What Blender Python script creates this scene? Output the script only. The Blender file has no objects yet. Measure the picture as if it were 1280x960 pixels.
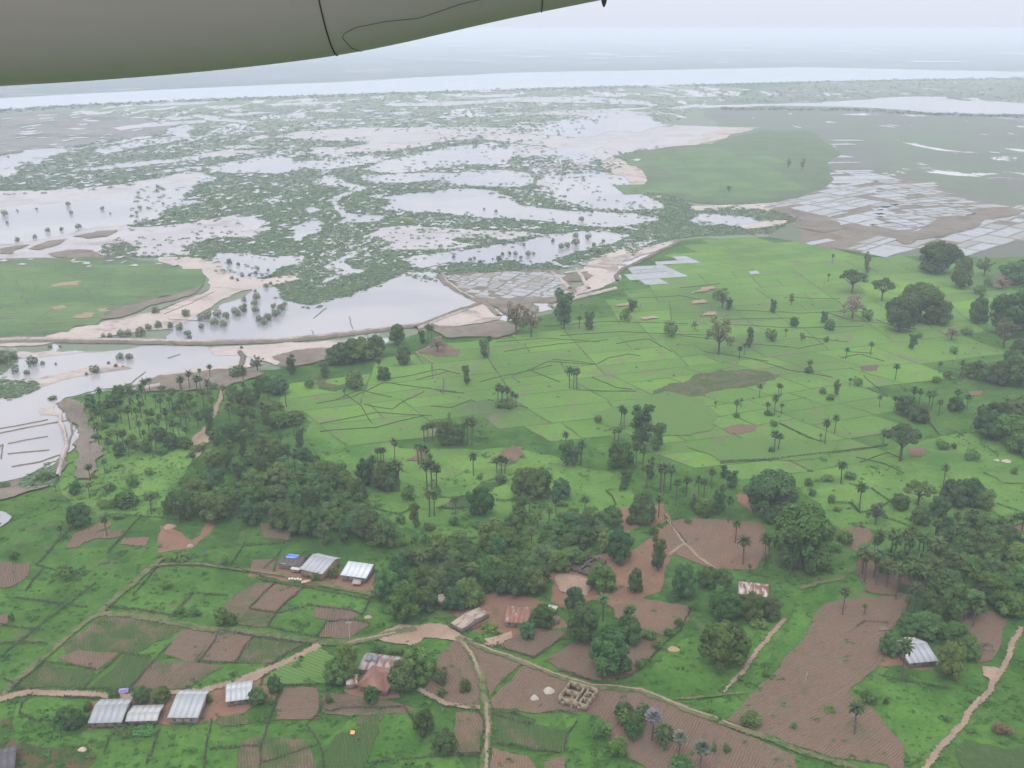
import bpy, math, random
import numpy as np
from mathutils import Vector
from mathutils.geometry import tessellate_polygon

random.seed(7)
RNG = np.random.default_rng(7)
sc = bpy.context.scene
COL = sc.collection
R = math.radians

# ------------------------------------------------------------------ camera, sky, sun, exposure
H = 200.0                                    # flying height in metres
F = 1256.0                                   # focal length in pixels of a 1280 wide picture
PITCH = math.atan((480 - 36) / F)            # horizon sits near the top of the picture
cam = bpy.data.cameras.new('camera')
cam.sensor_width = 36.0
cam.lens = 36.0 * F / 1280.0
cam.clip_start = 0.1
cam.clip_end = 300000.0
camo = bpy.data.objects.new('camera', cam)
COL.objects.link(camo)
camo.location = (0, 0, H)
camo.rotation_euler = (math.pi / 2 - PITCH, 0, 0)
sc.camera = camo

SUN_EL, SUN_AZ = R(62), R(200)
HAZE_DENSITY = 0.000175
world = bpy.data.worlds.new('World')
sc.world = world
world.use_nodes = True
wn, wl = world.node_tree.nodes, world.node_tree.links
wn.clear()
wo = wn.new('ShaderNodeOutputWorld')
bg = wn.new('ShaderNodeBackground')
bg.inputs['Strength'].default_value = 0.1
sky = wn.new('ShaderNodeTexSky')
sky.sky_type = 'NISHITA'
sky.sun_disc = False
sky.sun_elevation = SUN_EL
sky.sun_rotation = SUN_AZ
sky.air_density, sky.dust_density = 1.0, 4.0
tc = wn.new('ShaderNodeTexCoord')
sep = wn.new('ShaderNodeSeparateXYZ')
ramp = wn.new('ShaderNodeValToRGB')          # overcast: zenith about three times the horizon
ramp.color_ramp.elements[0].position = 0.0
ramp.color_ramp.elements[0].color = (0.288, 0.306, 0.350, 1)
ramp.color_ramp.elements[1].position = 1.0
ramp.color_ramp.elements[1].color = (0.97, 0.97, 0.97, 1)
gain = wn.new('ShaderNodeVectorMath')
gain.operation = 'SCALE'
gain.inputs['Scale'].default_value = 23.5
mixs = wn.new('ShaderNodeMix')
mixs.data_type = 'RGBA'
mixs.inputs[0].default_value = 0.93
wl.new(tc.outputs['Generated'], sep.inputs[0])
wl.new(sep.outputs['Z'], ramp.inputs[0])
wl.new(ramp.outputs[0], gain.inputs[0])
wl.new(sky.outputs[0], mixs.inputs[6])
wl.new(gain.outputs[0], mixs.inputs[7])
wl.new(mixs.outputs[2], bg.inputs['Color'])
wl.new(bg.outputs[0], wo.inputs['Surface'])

sl = bpy.data.lights.new('sun', 'SUN')
sl.energy = 1.5
sl.angle = R(12)
sl.color = (1.0, 0.97, 0.92)
so = bpy.data.objects.new('sun', sl)
COL.objects.link(so)
so.rotation_euler = (math.pi / 2 - SUN_EL, 0, math.pi - SUN_AZ)

sc.view_settings.view_transform = 'Standard'
sc.view_settings.look = 'None'
sc.view_settings.gamma = 1.0
sc.view_settings.exposure = 0.2
sc.view_settings.use_curve_mapping = False
sc.cycles.max_bounces = 5
sc.cycles.diffuse_bounces = 2
sc.cycles.glossy_bounces = 2
sc.cycles.volume_bounces = 0
sc.cycles.transmission_bounces = 2
try:
    sc.cycles.use_denoising = True
    sc.cycles.denoiser = 'OPENIMAGEDENOISE'
except Exception:
    pass

# ------------------------------------------------------------------ from the traced photograph to the ground
CP, SP = math.cos(PITCH), math.sin(PITCH)


def G(px, py, z=0.0):
    """point of the plane at height z that lies at this place of the photograph"""
    u, v = (px - 640) / F, (480 - py) / F
    dy, dz = CP + v * SP, -SP + v * CP
    dz = min(dz, -0.0012)
    t = (H - z) / -dz
    return (u * t, dy * t)


def Gn(px, py):
    px, py = np.asarray(px, float), np.asarray(py, float)
    u, v = (px - 640) / F, (480 - py) / F
    dy, dz = CP + v * SP, np.minimum(-SP + v * CP, -0.0012)
    t = H / -dz
    return u * t, dy * t


def proj(x, y, z=0.0):
    x, y = np.asarray(x, float), np.asarray(y, float)
    dz = z - H
    d = y * CP - dz * SP
    return 640 + F * x / d, 480 - F * (y * SP + dz * CP) / d


def depth(py):
    v = (480 - py) / F
    return H / (SP - v * CP) if SP - v * CP > 0.0012 else H / 0.0012


def mpp(py):
    """metres per pixel across the view at this row"""
    return depth(py) / F


def pts(s):
    return [tuple(float(c) for c in q.split(',')) for q in s.split()]


def frac(poly, rough=0.16, closed=True, minpx=2.2, seed=0):
    """ground polygon whose traced edges are broken up like a real shore"""
    rnd = random.Random(seed * 131 + len(poly))
    g = [Vector(G(*p)) for p in poly]

    def sub(a, b, lvl, out):
        L = (b - a).length
        m = (a + b) * 0.5
        px = max(1e-6, m.y) / F
        if lvl > 6 or L < minpx * px * 1.6:
            out.append(a)
            return
        n = Vector((-(b - a).y, (b - a).x))
        # lines running away from the viewer span few pixels: keep their wobble in proportion
        m = m + n * rnd.uniform(-rough, rough)
        sub(a, m, lvl + 1, out)
        sub(m, b, lvl + 1, out)
    out = []
    n = len(g)
    for i in range(n if closed else n - 1):
        sub(g[i], g[(i + 1) % n], 0, out)
    if not closed:
        out.append(g[-1])
    return out


# ------------------------------------------------------------------ materials
MATS = {}


def newmat(name):
    m = bpy.data.materials.new(name)
    m.use_nodes = True
    nt = m.node_tree
    nt.nodes.clear()
    MATS[name] = m
    return m, nt.nodes, nt.links


def N(nodes, typ, **kw):
    n = nodes.new(typ)
    for k, v in kw.items():
        setattr(n, k, v)
    return n


def noise(nodes, links, coord, scale, detail=4.0, rough=0.55, dist=0.0):
    t = nodes.new('ShaderNodeTexNoise')
    t.inputs['Scale'].default_value = scale
    t.inputs['Detail'].default_value = detail
    t.inputs['Roughness'].default_value = rough
    t.inputs['Distortion'].default_value = dist
    links.new(coord, t.inputs['Vector'])
    return t.outputs['Fac']


def step(nodes, links, val, a, b):
    m = nodes.new('ShaderNodeMapRange')
    m.interpolation_type = 'SMOOTHSTEP'
    m.inputs['From Min'].default_value = a
    m.inputs['From Max'].default_value = b
    links.new(val, m.inputs['Value'])
    return m.outputs['Result']


def mixc(nodes, links, fac, a, b, blend='MIX'):
    m = nodes.new('ShaderNodeMix')
    m.data_type = 'RGBA'
    m.blend_type = blend
    for sock, v in ((m.inputs[0], fac), (m.inputs[6], a), (m.inputs[7], b)):
        if hasattr(v, 'links'):
            links.new(v, sock)
        elif isinstance(v, (int, float)):
            sock.default_value = v
        else:
            sock.default_value = (v[0], v[1], v[2], 1)
    return m.outputs[2]


def math_(nodes, links, op, a, b):
    m = nodes.new('ShaderNodeMath')
    m.operation = op
    for s, v in ((m.inputs[0], a), (m.inputs[1], b)):
        if hasattr(v, 'links'):
            links.new(v, s)
        else:
            s.default_value = v
    return m.outputs[0]


def finish(m, nodes, links, col, rough=0.95, spec=0.1, bump=None, bumpdist=0.3, bumps=0.5):
    o = nodes.new('ShaderNodeOutputMaterial')
    p = nodes.new('ShaderNodeBsdfPrincipled')
    if hasattr(col, 'links'):
        links.new(col, p.inputs['Base Color'])
    else:
        p.inputs['Base Color'].default_value = (*col, 1)
    if hasattr(rough, 'links'):
        links.new(rough, p.inputs['Roughness'])
    else:
        p.inputs['Roughness'].default_value = rough
    p.inputs['Specular IOR Level'].default_value = spec
    if bump is not None:
        b = nodes.new('ShaderNodeBump')
        b.inputs['Strength'].default_value = bumps
        b.inputs['Distance'].default_value = bumpdist
        links.new(bump, b.inputs['Height'])
        links.new(b.outputs[0], p.inputs['Normal'])
    links.new(p.outputs[0], o.inputs['Surface'])
    return p


def objcoord(nodes, stretch=None, links=None):
    t = nodes.new('ShaderNodeTexCoord')
    if stretch is None:
        return t.outputs['Object']
    mp = nodes.new('ShaderNodeMapping')
    mp.inputs['Scale'].default_value = stretch
    links.new(t.outputs['Object'], mp.inputs['Vector'])
    return mp.outputs[0]


def groundmat(name, c1, c2, c3, s_big=0.012, s_mid=0.06, s_fine=0.5, t3=(0.58, 0.68), rough=0.95, bump=0.25, contrast=0.45):
    m, n, l = newmat(name)
    co = objcoord(n)
    big = step(n, l, noise(n, l, co, s_big, 3), 0.38, 0.62)
    mid = step(n, l, noise(n, l, co, s_mid, 5, 0.6, 0.6), 0.35, 0.65)
    f = math_(n, l, 'MULTIPLY', math_(n, l, 'ADD', big, mid), 0.5)
    c = mixc(n, l, f, c1, c2)
    c = mixc(n, l, step(n, l, noise(n, l, co, s_mid * 0.6, 6, 0.65, 1.0), *t3), c, c3)
    fine = noise(n, l, co, s_fine, 6, 0.7)
    k = math_(n, l, 'MULTIPLY_ADD', fine, contrast * 2)
    k.node.inputs[2].default_value = 1.0 - contrast
    g = n.new('ShaderNodeCombineColor')
    for i in range(3):
        l.new(k, g.inputs[i])
    c = mixc(n, l, 1.0, c, g.outputs[0], 'MULTIPLY')
    finish(m, n, l, c, rough, 0.08, fine, 0.6, bump)
    return m


def attr(nodes, name, typ='GEOMETRY'):
    a = nodes.new('ShaderNodeAttribute')
    a.attribute_type = typ
    a.attribute_name = name
    return a


groundmat('ground', (0.021, 0.058, 0.011), (0.056, 0.123, 0.023), (0.077, 0.087, 0.037), 0.012, 0.07, 0.5, (0.57, 0.70), contrast=0.65)
groundmat('meadow', (0.040, 0.097, 0.021), (0.092, 0.171, 0.036), (0.109, 0.122, 0.061), 0.015, 0.05, 0.4, (0.60, 0.74))
groundmat('lush_grass', (0.026, 0.075, 0.012), (0.060, 0.132, 0.023), (0.065, 0.095, 0.032), 0.03, 0.09, 0.6, (0.58, 0.72), contrast=0.6)
groundmat('island_grass', (0.050, 0.082, 0.040), (0.078, 0.112, 0.052), (0.096, 0.100, 0.074), 0.02, 0.03, 0.2, (0.54, 0.70))
groundmat('plain', (0.070, 0.072, 0.060), (0.062, 0.098, 0.050), (0.098, 0.082, 0.078), 0.006, 0.012, 0.08, (0.50, 0.64))
groundmat('far_land', (0.090, 0.115, 0.125), (0.125, 0.145, 0.155), (0.21, 0.21, 0.21), 0.0012, 0.003, 0.02, (0.60, 0.63))  # bluish grey: the blue of the haze is partly put into this colour
groundmat('dark_scrub', (0.034, 0.050, 0.027), (0.058, 0.060, 0.040), (0.082, 0.068, 0.052), 0.03, 0.08, 0.5)
groundmat('bare_earth', (0.166, 0.094, 0.064), (0.128, 0.075, 0.053), (0.088, 0.075, 0.039), 0.04, 0.12, 0.8, (0.58, 0.70), contrast=0.35)
groundmat('pale_earth', (0.251, 0.180, 0.137), (0.193, 0.135, 0.101), (0.123, 0.104, 0.067), 0.04, 0.15, 0.9, (0.58, 0.72), contrast=0.35)
groundmat('dark_mud', (0.100, 0.085, 0.070), (0.150, 0.126, 0.104), (0.085, 0.082, 0.057), 0.03, 0.1, 0.6, contrast=0.4)
groundmat('mud', (0.308, 0.287, 0.304), (0.260, 0.246, 0.265), (0.200, 0.180, 0.184), 0.012, 0.03, 0.25, (0.50, 0.68), rough=0.5, contrast=0.25, bump=0.05)
groundmat('sand', (0.332, 0.283, 0.265), (0.271, 0.241, 0.232), (0.184, 0.157, 0.145), 0.02, 0.05, 0.35, (0.50, 0.66), contrast=0.3, bump=0.1)
groundmat('island_rice', (0.059, 0.102, 0.044), (0.087, 0.139, 0.052), (0.084, 0.090, 0.064), 0.02, 0.02, 0.15, (0.54, 0.68), contrast=0.35)  # rice green with the greying of distant haze mixed into the colour
groundmat('track', (0.222, 0.163, 0.124), (0.163, 0.120, 0.092), (0.089, 0.095, 0.047), 0.08, 0.3, 1.2, (0.60, 0.72), contrast=0.35)
groundmat('grassy_track', (0.068, 0.089, 0.036), (0.119, 0.102, 0.060), (0.038, 0.075, 0.022), 0.08, 0.3, 1.2, (0.50, 0.60), contrast=0.35)
groundmat('red_scrub', (0.093, 0.049, 0.034), (0.037, 0.061, 0.019), (0.025, 0.051, 0.017), 0.08, 0.2, 0.8, (0.48, 0.58))
groundmat('bund_grass', (0.034, 0.055, 0.022), (0.055, 0.072, 0.032), (0.075, 0.070, 0.045), 0.03, 0.1, 0.6)
groundmat('grey_marsh', (0.120, 0.115, 0.118), (0.16, 0.15, 0.155), (0.080, 0.095, 0.075), 0.006, 0.012, 0.08, (0.50, 0.62))

# far wetland: vegetation with countless small pools
m, n, l = newmat('wetland')
co = objcoord(n)
co2 = objcoord(n, (1.0, 0.35, 1.0), l)
veg = mixc(n, l, step(n, l, noise(n, l, co, 0.01, 4), 0.35, 0.65), (0.092, 0.132, 0.076), (0.115, 0.140, 0.098))
pool = step(n, l, noise(n, l, co2, 0.0105, 6, 0.62, 0.8), 0.545, 0.575)
k = noise(n, l, co, 0.15, 4)
veg = mixc(n, l, math_(n, l, 'MULTIPLY', k, 0.5), veg, (0.07, 0.09, 0.06))
c = mixc(n, l, pool, veg, (0.28, 0.275, 0.29))
rg = math_(n, l, 'MULTIPLY_ADD', pool, -0.6)
rg.node.inputs[2].default_value = 0.9
finish(m, n, l, c, rg, 0.4)

m, n, l = newmat('wet_plain')
co = objcoord(n)
co2 = objcoord(n, (1.0, 0.5, 1.0), l)
v1 = mixc(n, l, step(n, l, noise(n, l, co, 0.004, 5, 0.6, 0.6), 0.40, 0.60), (0.078, 0.082, 0.068), (0.070, 0.112, 0.058))
v1 = mixc(n, l, step(n, l, noise(n, l, co, 0.009, 5, 0.6, 1.0), 0.52, 0.66), v1, (0.105, 0.090, 0.090))
v1 = mixc(n, l, math_(n, l, 'MULTIPLY', noise(n, l, co, 0.06, 5, 0.7), 0.6), v1, (0.06, 0.075, 0.05))
pool = step(n, l, noise(n, l, co2, 0.0075, 7, 0.68, 0.8), 0.60, 0.63)
c = mixc(n, l, pool, v1, (0.34, 0.33, 0.345))
rg = math_(n, l, 'MULTIPLY_ADD', pool, -0.6)
rg.node.inputs[2].default_value = 0.9
finish(m, n, l, c, rg, 0.35)

# muddy shallow water
m, n, l = newmat('water')
co = objcoord(n)
a = step(n, l, noise(n, l, co, 0.006, 4, 0.6, 0.6), 0.35, 0.65)
c = mixc(n, l, a, (0.185, 0.185, 0.212), (0.245, 0.232, 0.248))
w = noise(n, l, co, 0.8, 3)
finish(m, n, l, c, 0.2, 0.36, w, 0.02, 0.15)
m, n, l = newmat('river_water')
co = objcoord(n)
c = mixc(n, l, noise(n, l, co, 0.002, 3), (0.22, 0.26, 0.33), (0.27, 0.30, 0.37))
finish(m, n, l, c, 0.25, 0.5)
m, n, l = newmat('paddy_water')
co = objcoord(n)
ta = attr(n, 'tint')
a = step(n, l, noise(n, l, co, 0.12, 5, 0.6, 0.8), 0.45, 0.7)
c = mixc(n, l, math_(n, l, 'MULTIPLY', a, 0.55), (0.185, 0.19, 0.21), (0.10, 0.112, 0.085))
c = mixc(n, l, step(n, l, ta.outputs['Fac'], 0.35, 1.0), c, (0.115, 0.112, 0.088))
finish(m, n, l, c, 0.25, 0.28)

# rice cells, each with its own stage of growth
m, n, l = newmat('rice')
co = objcoord(n)
ta = attr(n, 'tint')
rp = n.new('ShaderNodeValToRGB')
e = rp.color_ramp.elements
e[0].position, e[0].color = 0.0, (0.050, 0.081, 0.035, 1)
e[1].position, e[1].color = 1.0, (0.110, 0.200, 0.029, 1)
for pos, cc in ((0.12, (0.060, 0.081, 0.046, 1)), (0.25, (0.059, 0.118, 0.027, 1)), (0.6, (0.077, 0.152, 0.032, 1)), (0.9, (0.093, 0.179, 0.032, 1))):
    x = e.new(pos)
    x.color = cc
big = noise(n, l, co, 0.01, 4, 0.6, 0.5)
tv = math_(n, l, 'ADD', ta.outputs['Fac'], math_(n, l, 'MULTIPLY', math_(n, l, 'SUBTRACT', big, 0.5), 1.5))
l.new(tv, rp.inputs[0])
pat = step(n, l, noise(n, l, co, 0.045, 6, 0.65, 1.0), 0.52, 0.68)
c = mixc(n, l, math_(n, l, 'MULTIPLY', pat, 0.75), rp.outputs[0], (0.105, 0.102, 0.064))
fine = noise(n, l, co, 0.35, 6, 0.7)
k = math_(n, l, 'MULTIPLY_ADD', fine, 0.7)
k.node.inputs[2].default_value = 0.65
g = n.new('ShaderNodeCombineColor')
for i in range(3):
    l.new(k, g.inputs[i])
c = mixc(n, l, 1.0, c, g.outputs[0], 'MULTIPLY')
finish(m, n, l, c, 0.95, 0.08, fine, 0.5, 0.3)

# hoed earth with ridges; "weed" on the object says how much green has come up
m, n, l = newmat('ridged_earth')
uv = n.new('ShaderNodeUVMap')
uv.uv_map = 'ridge'
co = objcoord(n)
wv = n.new('ShaderNodeTexWave')
wv.wave_type, wv.bands_direction, wv.wave_profile = 'BANDS', 'X', 'SIN'
wv.inputs['Scale'].default_value = 0.36
wv.inputs['Distortion'].default_value = 5.0
wv.inputs['Detail'].default_value = 3
wv.inputs['Detail Scale'].default_value = 0.6
l.new(uv.outputs[0], wv.inputs['Vector'])
wd = attr(n, 'weed', 'OBJECT')
tn = attr(n, 'pink', 'OBJECT')
amp = step(n, l, noise(n, l, co, 0.09, 4, 0.6), 0.32, 0.62)
ridge = math_(n, l, 'MULTIPLY_ADD', math_(n, l, 'SUBTRACT', wv.outputs['Fac'], 0.5), amp)
ridge.node.inputs[2].default_value = 0.5
earth = mixc(n, l, ridge, (0.068, 0.048, 0.036), (0.134, 0.098, 0.074))
earth = mixc(n, l, tn.outputs['Fac'], earth, (0.168, 0.098, 0.068))
patch = noise(n, l, co, 0.06, 5, 0.6, 0.5)
earth = mixc(n, l, step(n, l, patch, 0.40, 0.62), earth, (0.116, 0.083, 0.062))
grn = noise(n, l, co, 0.11, 6, 0.7, 0.6)
th = math_(n, l, 'ADD', grn, wd.outputs['Fac'])
c = mixc(n, l, step(n, l, th, 0.64, 0.94), earth, (0.040, 0.070, 0.022))
fine = noise(n, l, co, 0.9, 5, 0.7)
k = math_(n, l, 'MULTIPLY_ADD', fine, 0.7)
k.node.inputs[2].default_value = 0.65
g = n.new('ShaderNodeCombineColor')
for i in range(3):
    l.new(k, g.inputs[i])
c = mixc(n, l, 1.0, c, g.outputs[0], 'MULTIPLY')
finish(m, n, l, c, 0.97, 0.05, wv.outputs['Fac'], 0.35, 0.6)

# crop rows, green
m, n, l = newmat('crop_rows')
uv = n.new('ShaderNodeUVMap')
uv.uv_map = 'ridge'
co = objcoord(n)
wv = n.new('ShaderNodeTexWave')
wv.wave_type, wv.bands_direction = 'BANDS', 'X'
wv.inputs['Scale'].default_value = 0.22
wv.inputs['Distortion'].default_value = 2.0
wv.inputs['Detail'].default_value = 3
l.new(uv.outputs[0], wv.inputs['Vector'])
c = mixc(n, l, wv.outputs['Fac'], (0.058, 0.108, 0.030), (0.078, 0.146, 0.036))
c = mixc(n, l, step(n, l, noise(n, l, co, 0.05, 5), 0.5, 0.7), c, (0.066, 0.124, 0.032))
finish(m, n, l, c, 0.95, 0.08, wv.outputs['Fac'], 0.3, 0.5)

# leaves: the crown's colour is the object's own colour
m, n, l = newmat('leaves')
oi = n.new('ShaderNodeObjectInfo')
ta = attr(n, 'tint')
k = math_(n, l, 'MULTIPLY_ADD', ta.outputs['Fac'], 0.95)
k.node.inputs[2].default_value = 0.5
g = n.new('ShaderNodeCombineColor')
for i in range(3):
    l.new(k, g.inputs[i])
c = mixc(n, l, 1.0, oi.outputs['Color'], g.outputs[0], 'MULTIPLY')
c = mixc(n, l, math_(n, l, 'MULTIPLY', step(n, l, ta.outputs['Fac'], 0.75, 1.0), 0.25), c, (0.13, 0.16, 0.05))
o = n.new('ShaderNodeOutputMaterial')
d = n.new('ShaderNodeBsdfDiffuse')
t = n.new('ShaderNodeBsdfTranslucent')
ms = n.new('ShaderNodeMixShader')
ms.inputs[0].default_value = 0.14
l.new(c, d.inputs[0])
l.new(c, t.inputs[0])
l.new(d.outputs[0], ms.inputs[1])
l.new(t.outputs[0], ms.inputs[2])
l.new(ms.outputs[0], o.inputs[0])

m, n, l = newmat('bark')
co = objcoord(n)
c = mixc(n, l, noise(n, l, co, 6, 4), (0.055, 0.046, 0.038), (0.12, 0.10, 0.088))
finish(m, n, l, c)

# metal roofing; base colour is the object's own colour, "rust" on the object says how far gone it is
m, n, l = newmat('sheet_metal')
oi = n.new('ShaderNodeObjectInfo')
co = objcoord(n)
uv = n.new('ShaderNodeUVMap')
uv.uv_map = 'ridge'
wv = n.new('ShaderNodeTexWave')
wv.wave_type, wv.bands_direction = 'BANDS', 'X'
wv.inputs['Scale'].default_value = 0.55
l.new(uv.outputs[0], wv.inputs['Vector'])
# overlapping sheets of slightly different age
br = n.new('ShaderNodeTexBrick')
br.inputs['Scale'].default_value = 1.0
br.inputs['Brick Width'].default_value = 0.9
br.inputs['Row Height'].default_value = 2.4
br.inputs['Mortar Size'].default_value = 0.02
br.inputs['Color1'].default_value = (0.90, 0.90, 0.90, 1)
br.inputs['Color2'].default_value = (1.0, 1.0, 1.0, 1)
br.inputs['Mortar'].default_value = (0.80, 0.79, 0.78, 1)
l.new(uv.outputs[0], br.inputs['Vector'])
ru = attr(n, 'rust', 'OBJECT')
base = mixc(n, l, 1.0, oi.outputs['Color'], br.outputs['Color'], 'MULTIPLY')
base = mixc(n, l, math_(n, l, 'MULTIPLY', noise(n, l, co, 0.8, 5), 0.35), base, (0.28, 0.27, 0.26))
rst = mixc(n, l, noise(n, l, co, 0.9, 5), (0.125, 0.056, 0.040), (0.225, 0.105, 0.075))
rst = mixc(n, l, math_(n, l, 'MULTIPLY', wv.outputs['Fac'], 0.4), rst, (0.12, 0.06, 0.045))
uvs = n.new('ShaderNodeMapping')
uvs.inputs['Scale'].default_value = (1.0, 0.25, 1)
l.new(uv.outputs[0], uvs.inputs['Vector'])
th = math_(n, l, 'ADD', noise(n, l, uvs.outputs[0], 0.7, 4, 0.6, 0.3), ru.outputs['Fac'])
c = mixc(n, l, step(n, l, th, 0.95, 1.08), base, rst)
finish(m, n, l, c, 0.5, 0.35, wv.outputs['Fac'], 0.06, 0.5)

m, n, l = newmat('plaster')
oi = n.new('ShaderNodeObjectInfo')
co = objcoord(n)
c = mixc(n, l, math_(n, l, 'MULTIPLY', step(n, l, noise(n, l, co, 0.7, 6, 0.7), 0.4, 0.7), 0.5), oi.outputs['Color'], (0.13, 0.10, 0.08))
finish(m, n, l, c, 0.9, 0.1)
m, n, l = newmat('paint')
oi = n.new('ShaderNodeObjectInfo')
co = objcoord(n)
k = noise(n, l, co, 1.5, 5, 0.7)
c = mixc(n, l, math_(n, l, 'MULTIPLY', k, 0.3), oi.outputs['Color'], (0.2, 0.18, 0.16))
finish(m, n, l, c, 0.75, 0.2)
m, n, l = newmat('thatch')
oi = n.new('ShaderNodeObjectInfo')
co = objcoord(n, (8, 1.2, 1.2), l)
k = noise(n, l, co, 1.5, 5, 0.7)
c = mixc(n, l, math_(n, l, 'MULTIPLY', k, 0.7), oi.outputs['Color'], (0.06, 0.05, 0.045))
finish(m, n, l, c, 0.95, 0.05, k, 0.1, 0.8)

# aircraft paint
m, n, l = newmat('aircraft_paint')
co = objcoord(n)
co2 = objcoord(n, (0.5, 3, 6), l)
c = mixc(n, l, noise(n, l, co2, 2.0, 6, 0.65), (0.450, 0.362, 0.385), (0.515, 0.418, 0.440))
c = mixc(n, l, math_(n, l, 'MULTIPLY', step(n, l, noise(n, l, co, 5, 6, 0.75), 0.58, 0.75), 0.25), c, (0.24, 0.22, 0.20))
finish(m, n, l, c, 0.4, 0.35)
m, n, l = newmat('dark_rubber')
finish(m, n, l, (0.07, 0.068, 0.064), 0.8, 0.2)


# ------------------------------------------------------------------ mesh helpers
def mesh_np(name, V, Q, mat, tint=None, smooth=False):
    """fast mesh from numpy vertices and quads (or triangles)"""
    me = bpy.data.meshes.new(name)
    V = np.asarray(V, np.float32)
    Q = np.asarray(Q, np.int32)
    k = Q.shape[1]
    me.vertices.add(len(V))
    me.vertices.foreach_set('co', V.ravel())
    me.loops.add(Q.size)
    me.loops.foreach_set('vertex_index', Q.ravel())
    me.polygons.add(len(Q))
    me.polygons.foreach_set('loop_start', np.arange(0, Q.size, k, dtype=np.int32))
    me.polygons.foreach_set('loop_total', np.full(len(Q), k, np.int32))
    if smooth:
        me.polygons.foreach_set('use_smooth', np.ones(len(Q), bool))
    me.update(calc_edges=True)
    if tint is not None:
        a = me.attributes.new('tint', 'FLOAT', 'POINT')
        a.data.foreach_set('value', np.asarray(tint, np.float32))
    if mat:
        me.materials.append(MATS[mat])
    return me


def link(name, me, parent=None, kind=None, **props):
    o = bpy.data.objects.new(name, me)
    COL.objects.link(o)
    if parent:
        o.parent = parent
    if kind:
        o['kind'] = kind
    for k, v in props.items():
        o[k] = v
    return o


def tag(o, label, cat, group=None):
    if len(label.replace('-', ' ').split()) > 16:
        print('LONG', len(label.split()), label)
    o['label'] = label
    o['category'] = cat
    if group:
        o['group'] = group
    return o


class Sheets:
    """flat sheets of one material collected into one mesh"""

    def __init__(self, z, dz=0.004):
        self.V, self.T, self.tint, self.z, self.dz = [], [], [], z, dz

    def add(self, g, tint=0.5, z=None):
        zz = self.z if z is None else z
        b = len(self.V)
        self.V += [(p[0], p[1], zz) for p in g]
        self.tint += [tint] * len(g)
        for t in tessellate_polygon([[Vector((p[0], p[1], 0)) for p in g]]):
            p0, p1, p2 = (g[i] for i in t)
            cr = (p1[0] - p0[0]) * (p2[1] - p0[1]) - (p1[1] - p0[1]) * (p2[0] - p0[0])
            if abs(cr) < 1e-9:
                continue
            self.T.append((b + t[0], b + t[1], b + t[2]) if cr > 0 else (b + t[0], b + t[2], b + t[1]))
        if z is None:
            self.z += self.dz

    def build(self, name, mat, kind='structure', uvang=None, **props):
        me = mesh_np(name, self.V, self.T, mat, self.tint)
        if uvang is not None:
            uvl = me.uv_layers.new(name='ridge')
            co = np.array(self.V)[np.array(self.T).ravel()]
            c, s = math.cos(uvang), math.sin(uvang)
            u = np.stack([co[:, 0] * c + co[:, 1] * s, -co[:, 0] * s + co[:, 1] * c], 1)
            uvl.data.foreach_set('uv', u.astype(np.float32).ravel())
        return link(name, me, None, kind, **props)


MW, MH = 1400, 980                      # mask of the traced places, offset 60 px on the left


def blank():
    return np.zeros((MH, MW), bool)


def fill(mask, poly, val=True):
    """poly in pixels"""
    P = np.array(poly, float)
    P[:, 0] += 60
    x0, x1 = int(max(0, P[:, 0].min())), int(min(MW - 1, P[:, 0].max() + 1))
    y0, y1 = int(max(0, P[:, 1].min())), int(min(MH - 1, P[:, 1].max() + 1))
    if x1 <= x0 or y1 <= y0:
        return
    X, Y = np.meshgrid(np.arange(x0, x1 + 1) + 0.5, np.arange(y0, y1 + 1) + 0.5)
    ins = np.zeros(X.shape, bool)
    n_ = len(P)
    for i in range(n_):
        a, b = P[i], P[(i + 1) % n_]
        if a[1] == b[1]:
            continue
        c = ((a[1] > Y) != (b[1] > Y)) & (X < (b[0] - a[0]) * (Y - a[1]) / (b[1] - a[1]) + a[0])
        ins ^= c
    mask[y0:y1 + 1, x0:x1 + 1][ins] = val


def gpx(g):
    a = np.array([(p[0], p[1]) for p in g])
    X, Y = proj(a[:, 0], a[:, 1])
    return np.stack([X, Y], 1)


pale = blank()        # water, mud, sand: no plants
taken = blank()       # plots, tracks, yards on the dry land
cells_mask = blank()

# ------------------------------------------------------------------ the ground and the waters
S = Sheets(0.0)
S.add([(-120000, -400), (120000, -400), (120000, 120000), (-120000, 120000)])
S.build('ground', 'ground')

RIVER_TOP = pts('-700,155 -200,133 0,123 250,110 420,103 640,91 800,88 1000,84 1150,87 1280,90 1500,90 1900,92')
RIVER_BOT = pts('1900,88 1500,93 1280,97 1100,100 900,105 700,109 610,113 500,115 250,124 100,131 0,137 -200,147 -700,172')
# land beyond the river
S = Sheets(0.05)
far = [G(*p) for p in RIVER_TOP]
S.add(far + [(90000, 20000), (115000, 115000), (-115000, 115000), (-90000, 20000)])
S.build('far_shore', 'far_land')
S = Sheets(0.30, 0.0)
S.add(frac(RIVER_TOP[1:-1], 0.03, False, 5, 3) + frac([(p[0], p[1]) for p in pts('1500,93 1280,97 1100,100 900,105 700,109 610,113 500,115 250,124 100,131 0,137 -200,147')], 0.04, False, 3, 4))
S.build('river', 'river_water')
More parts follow.
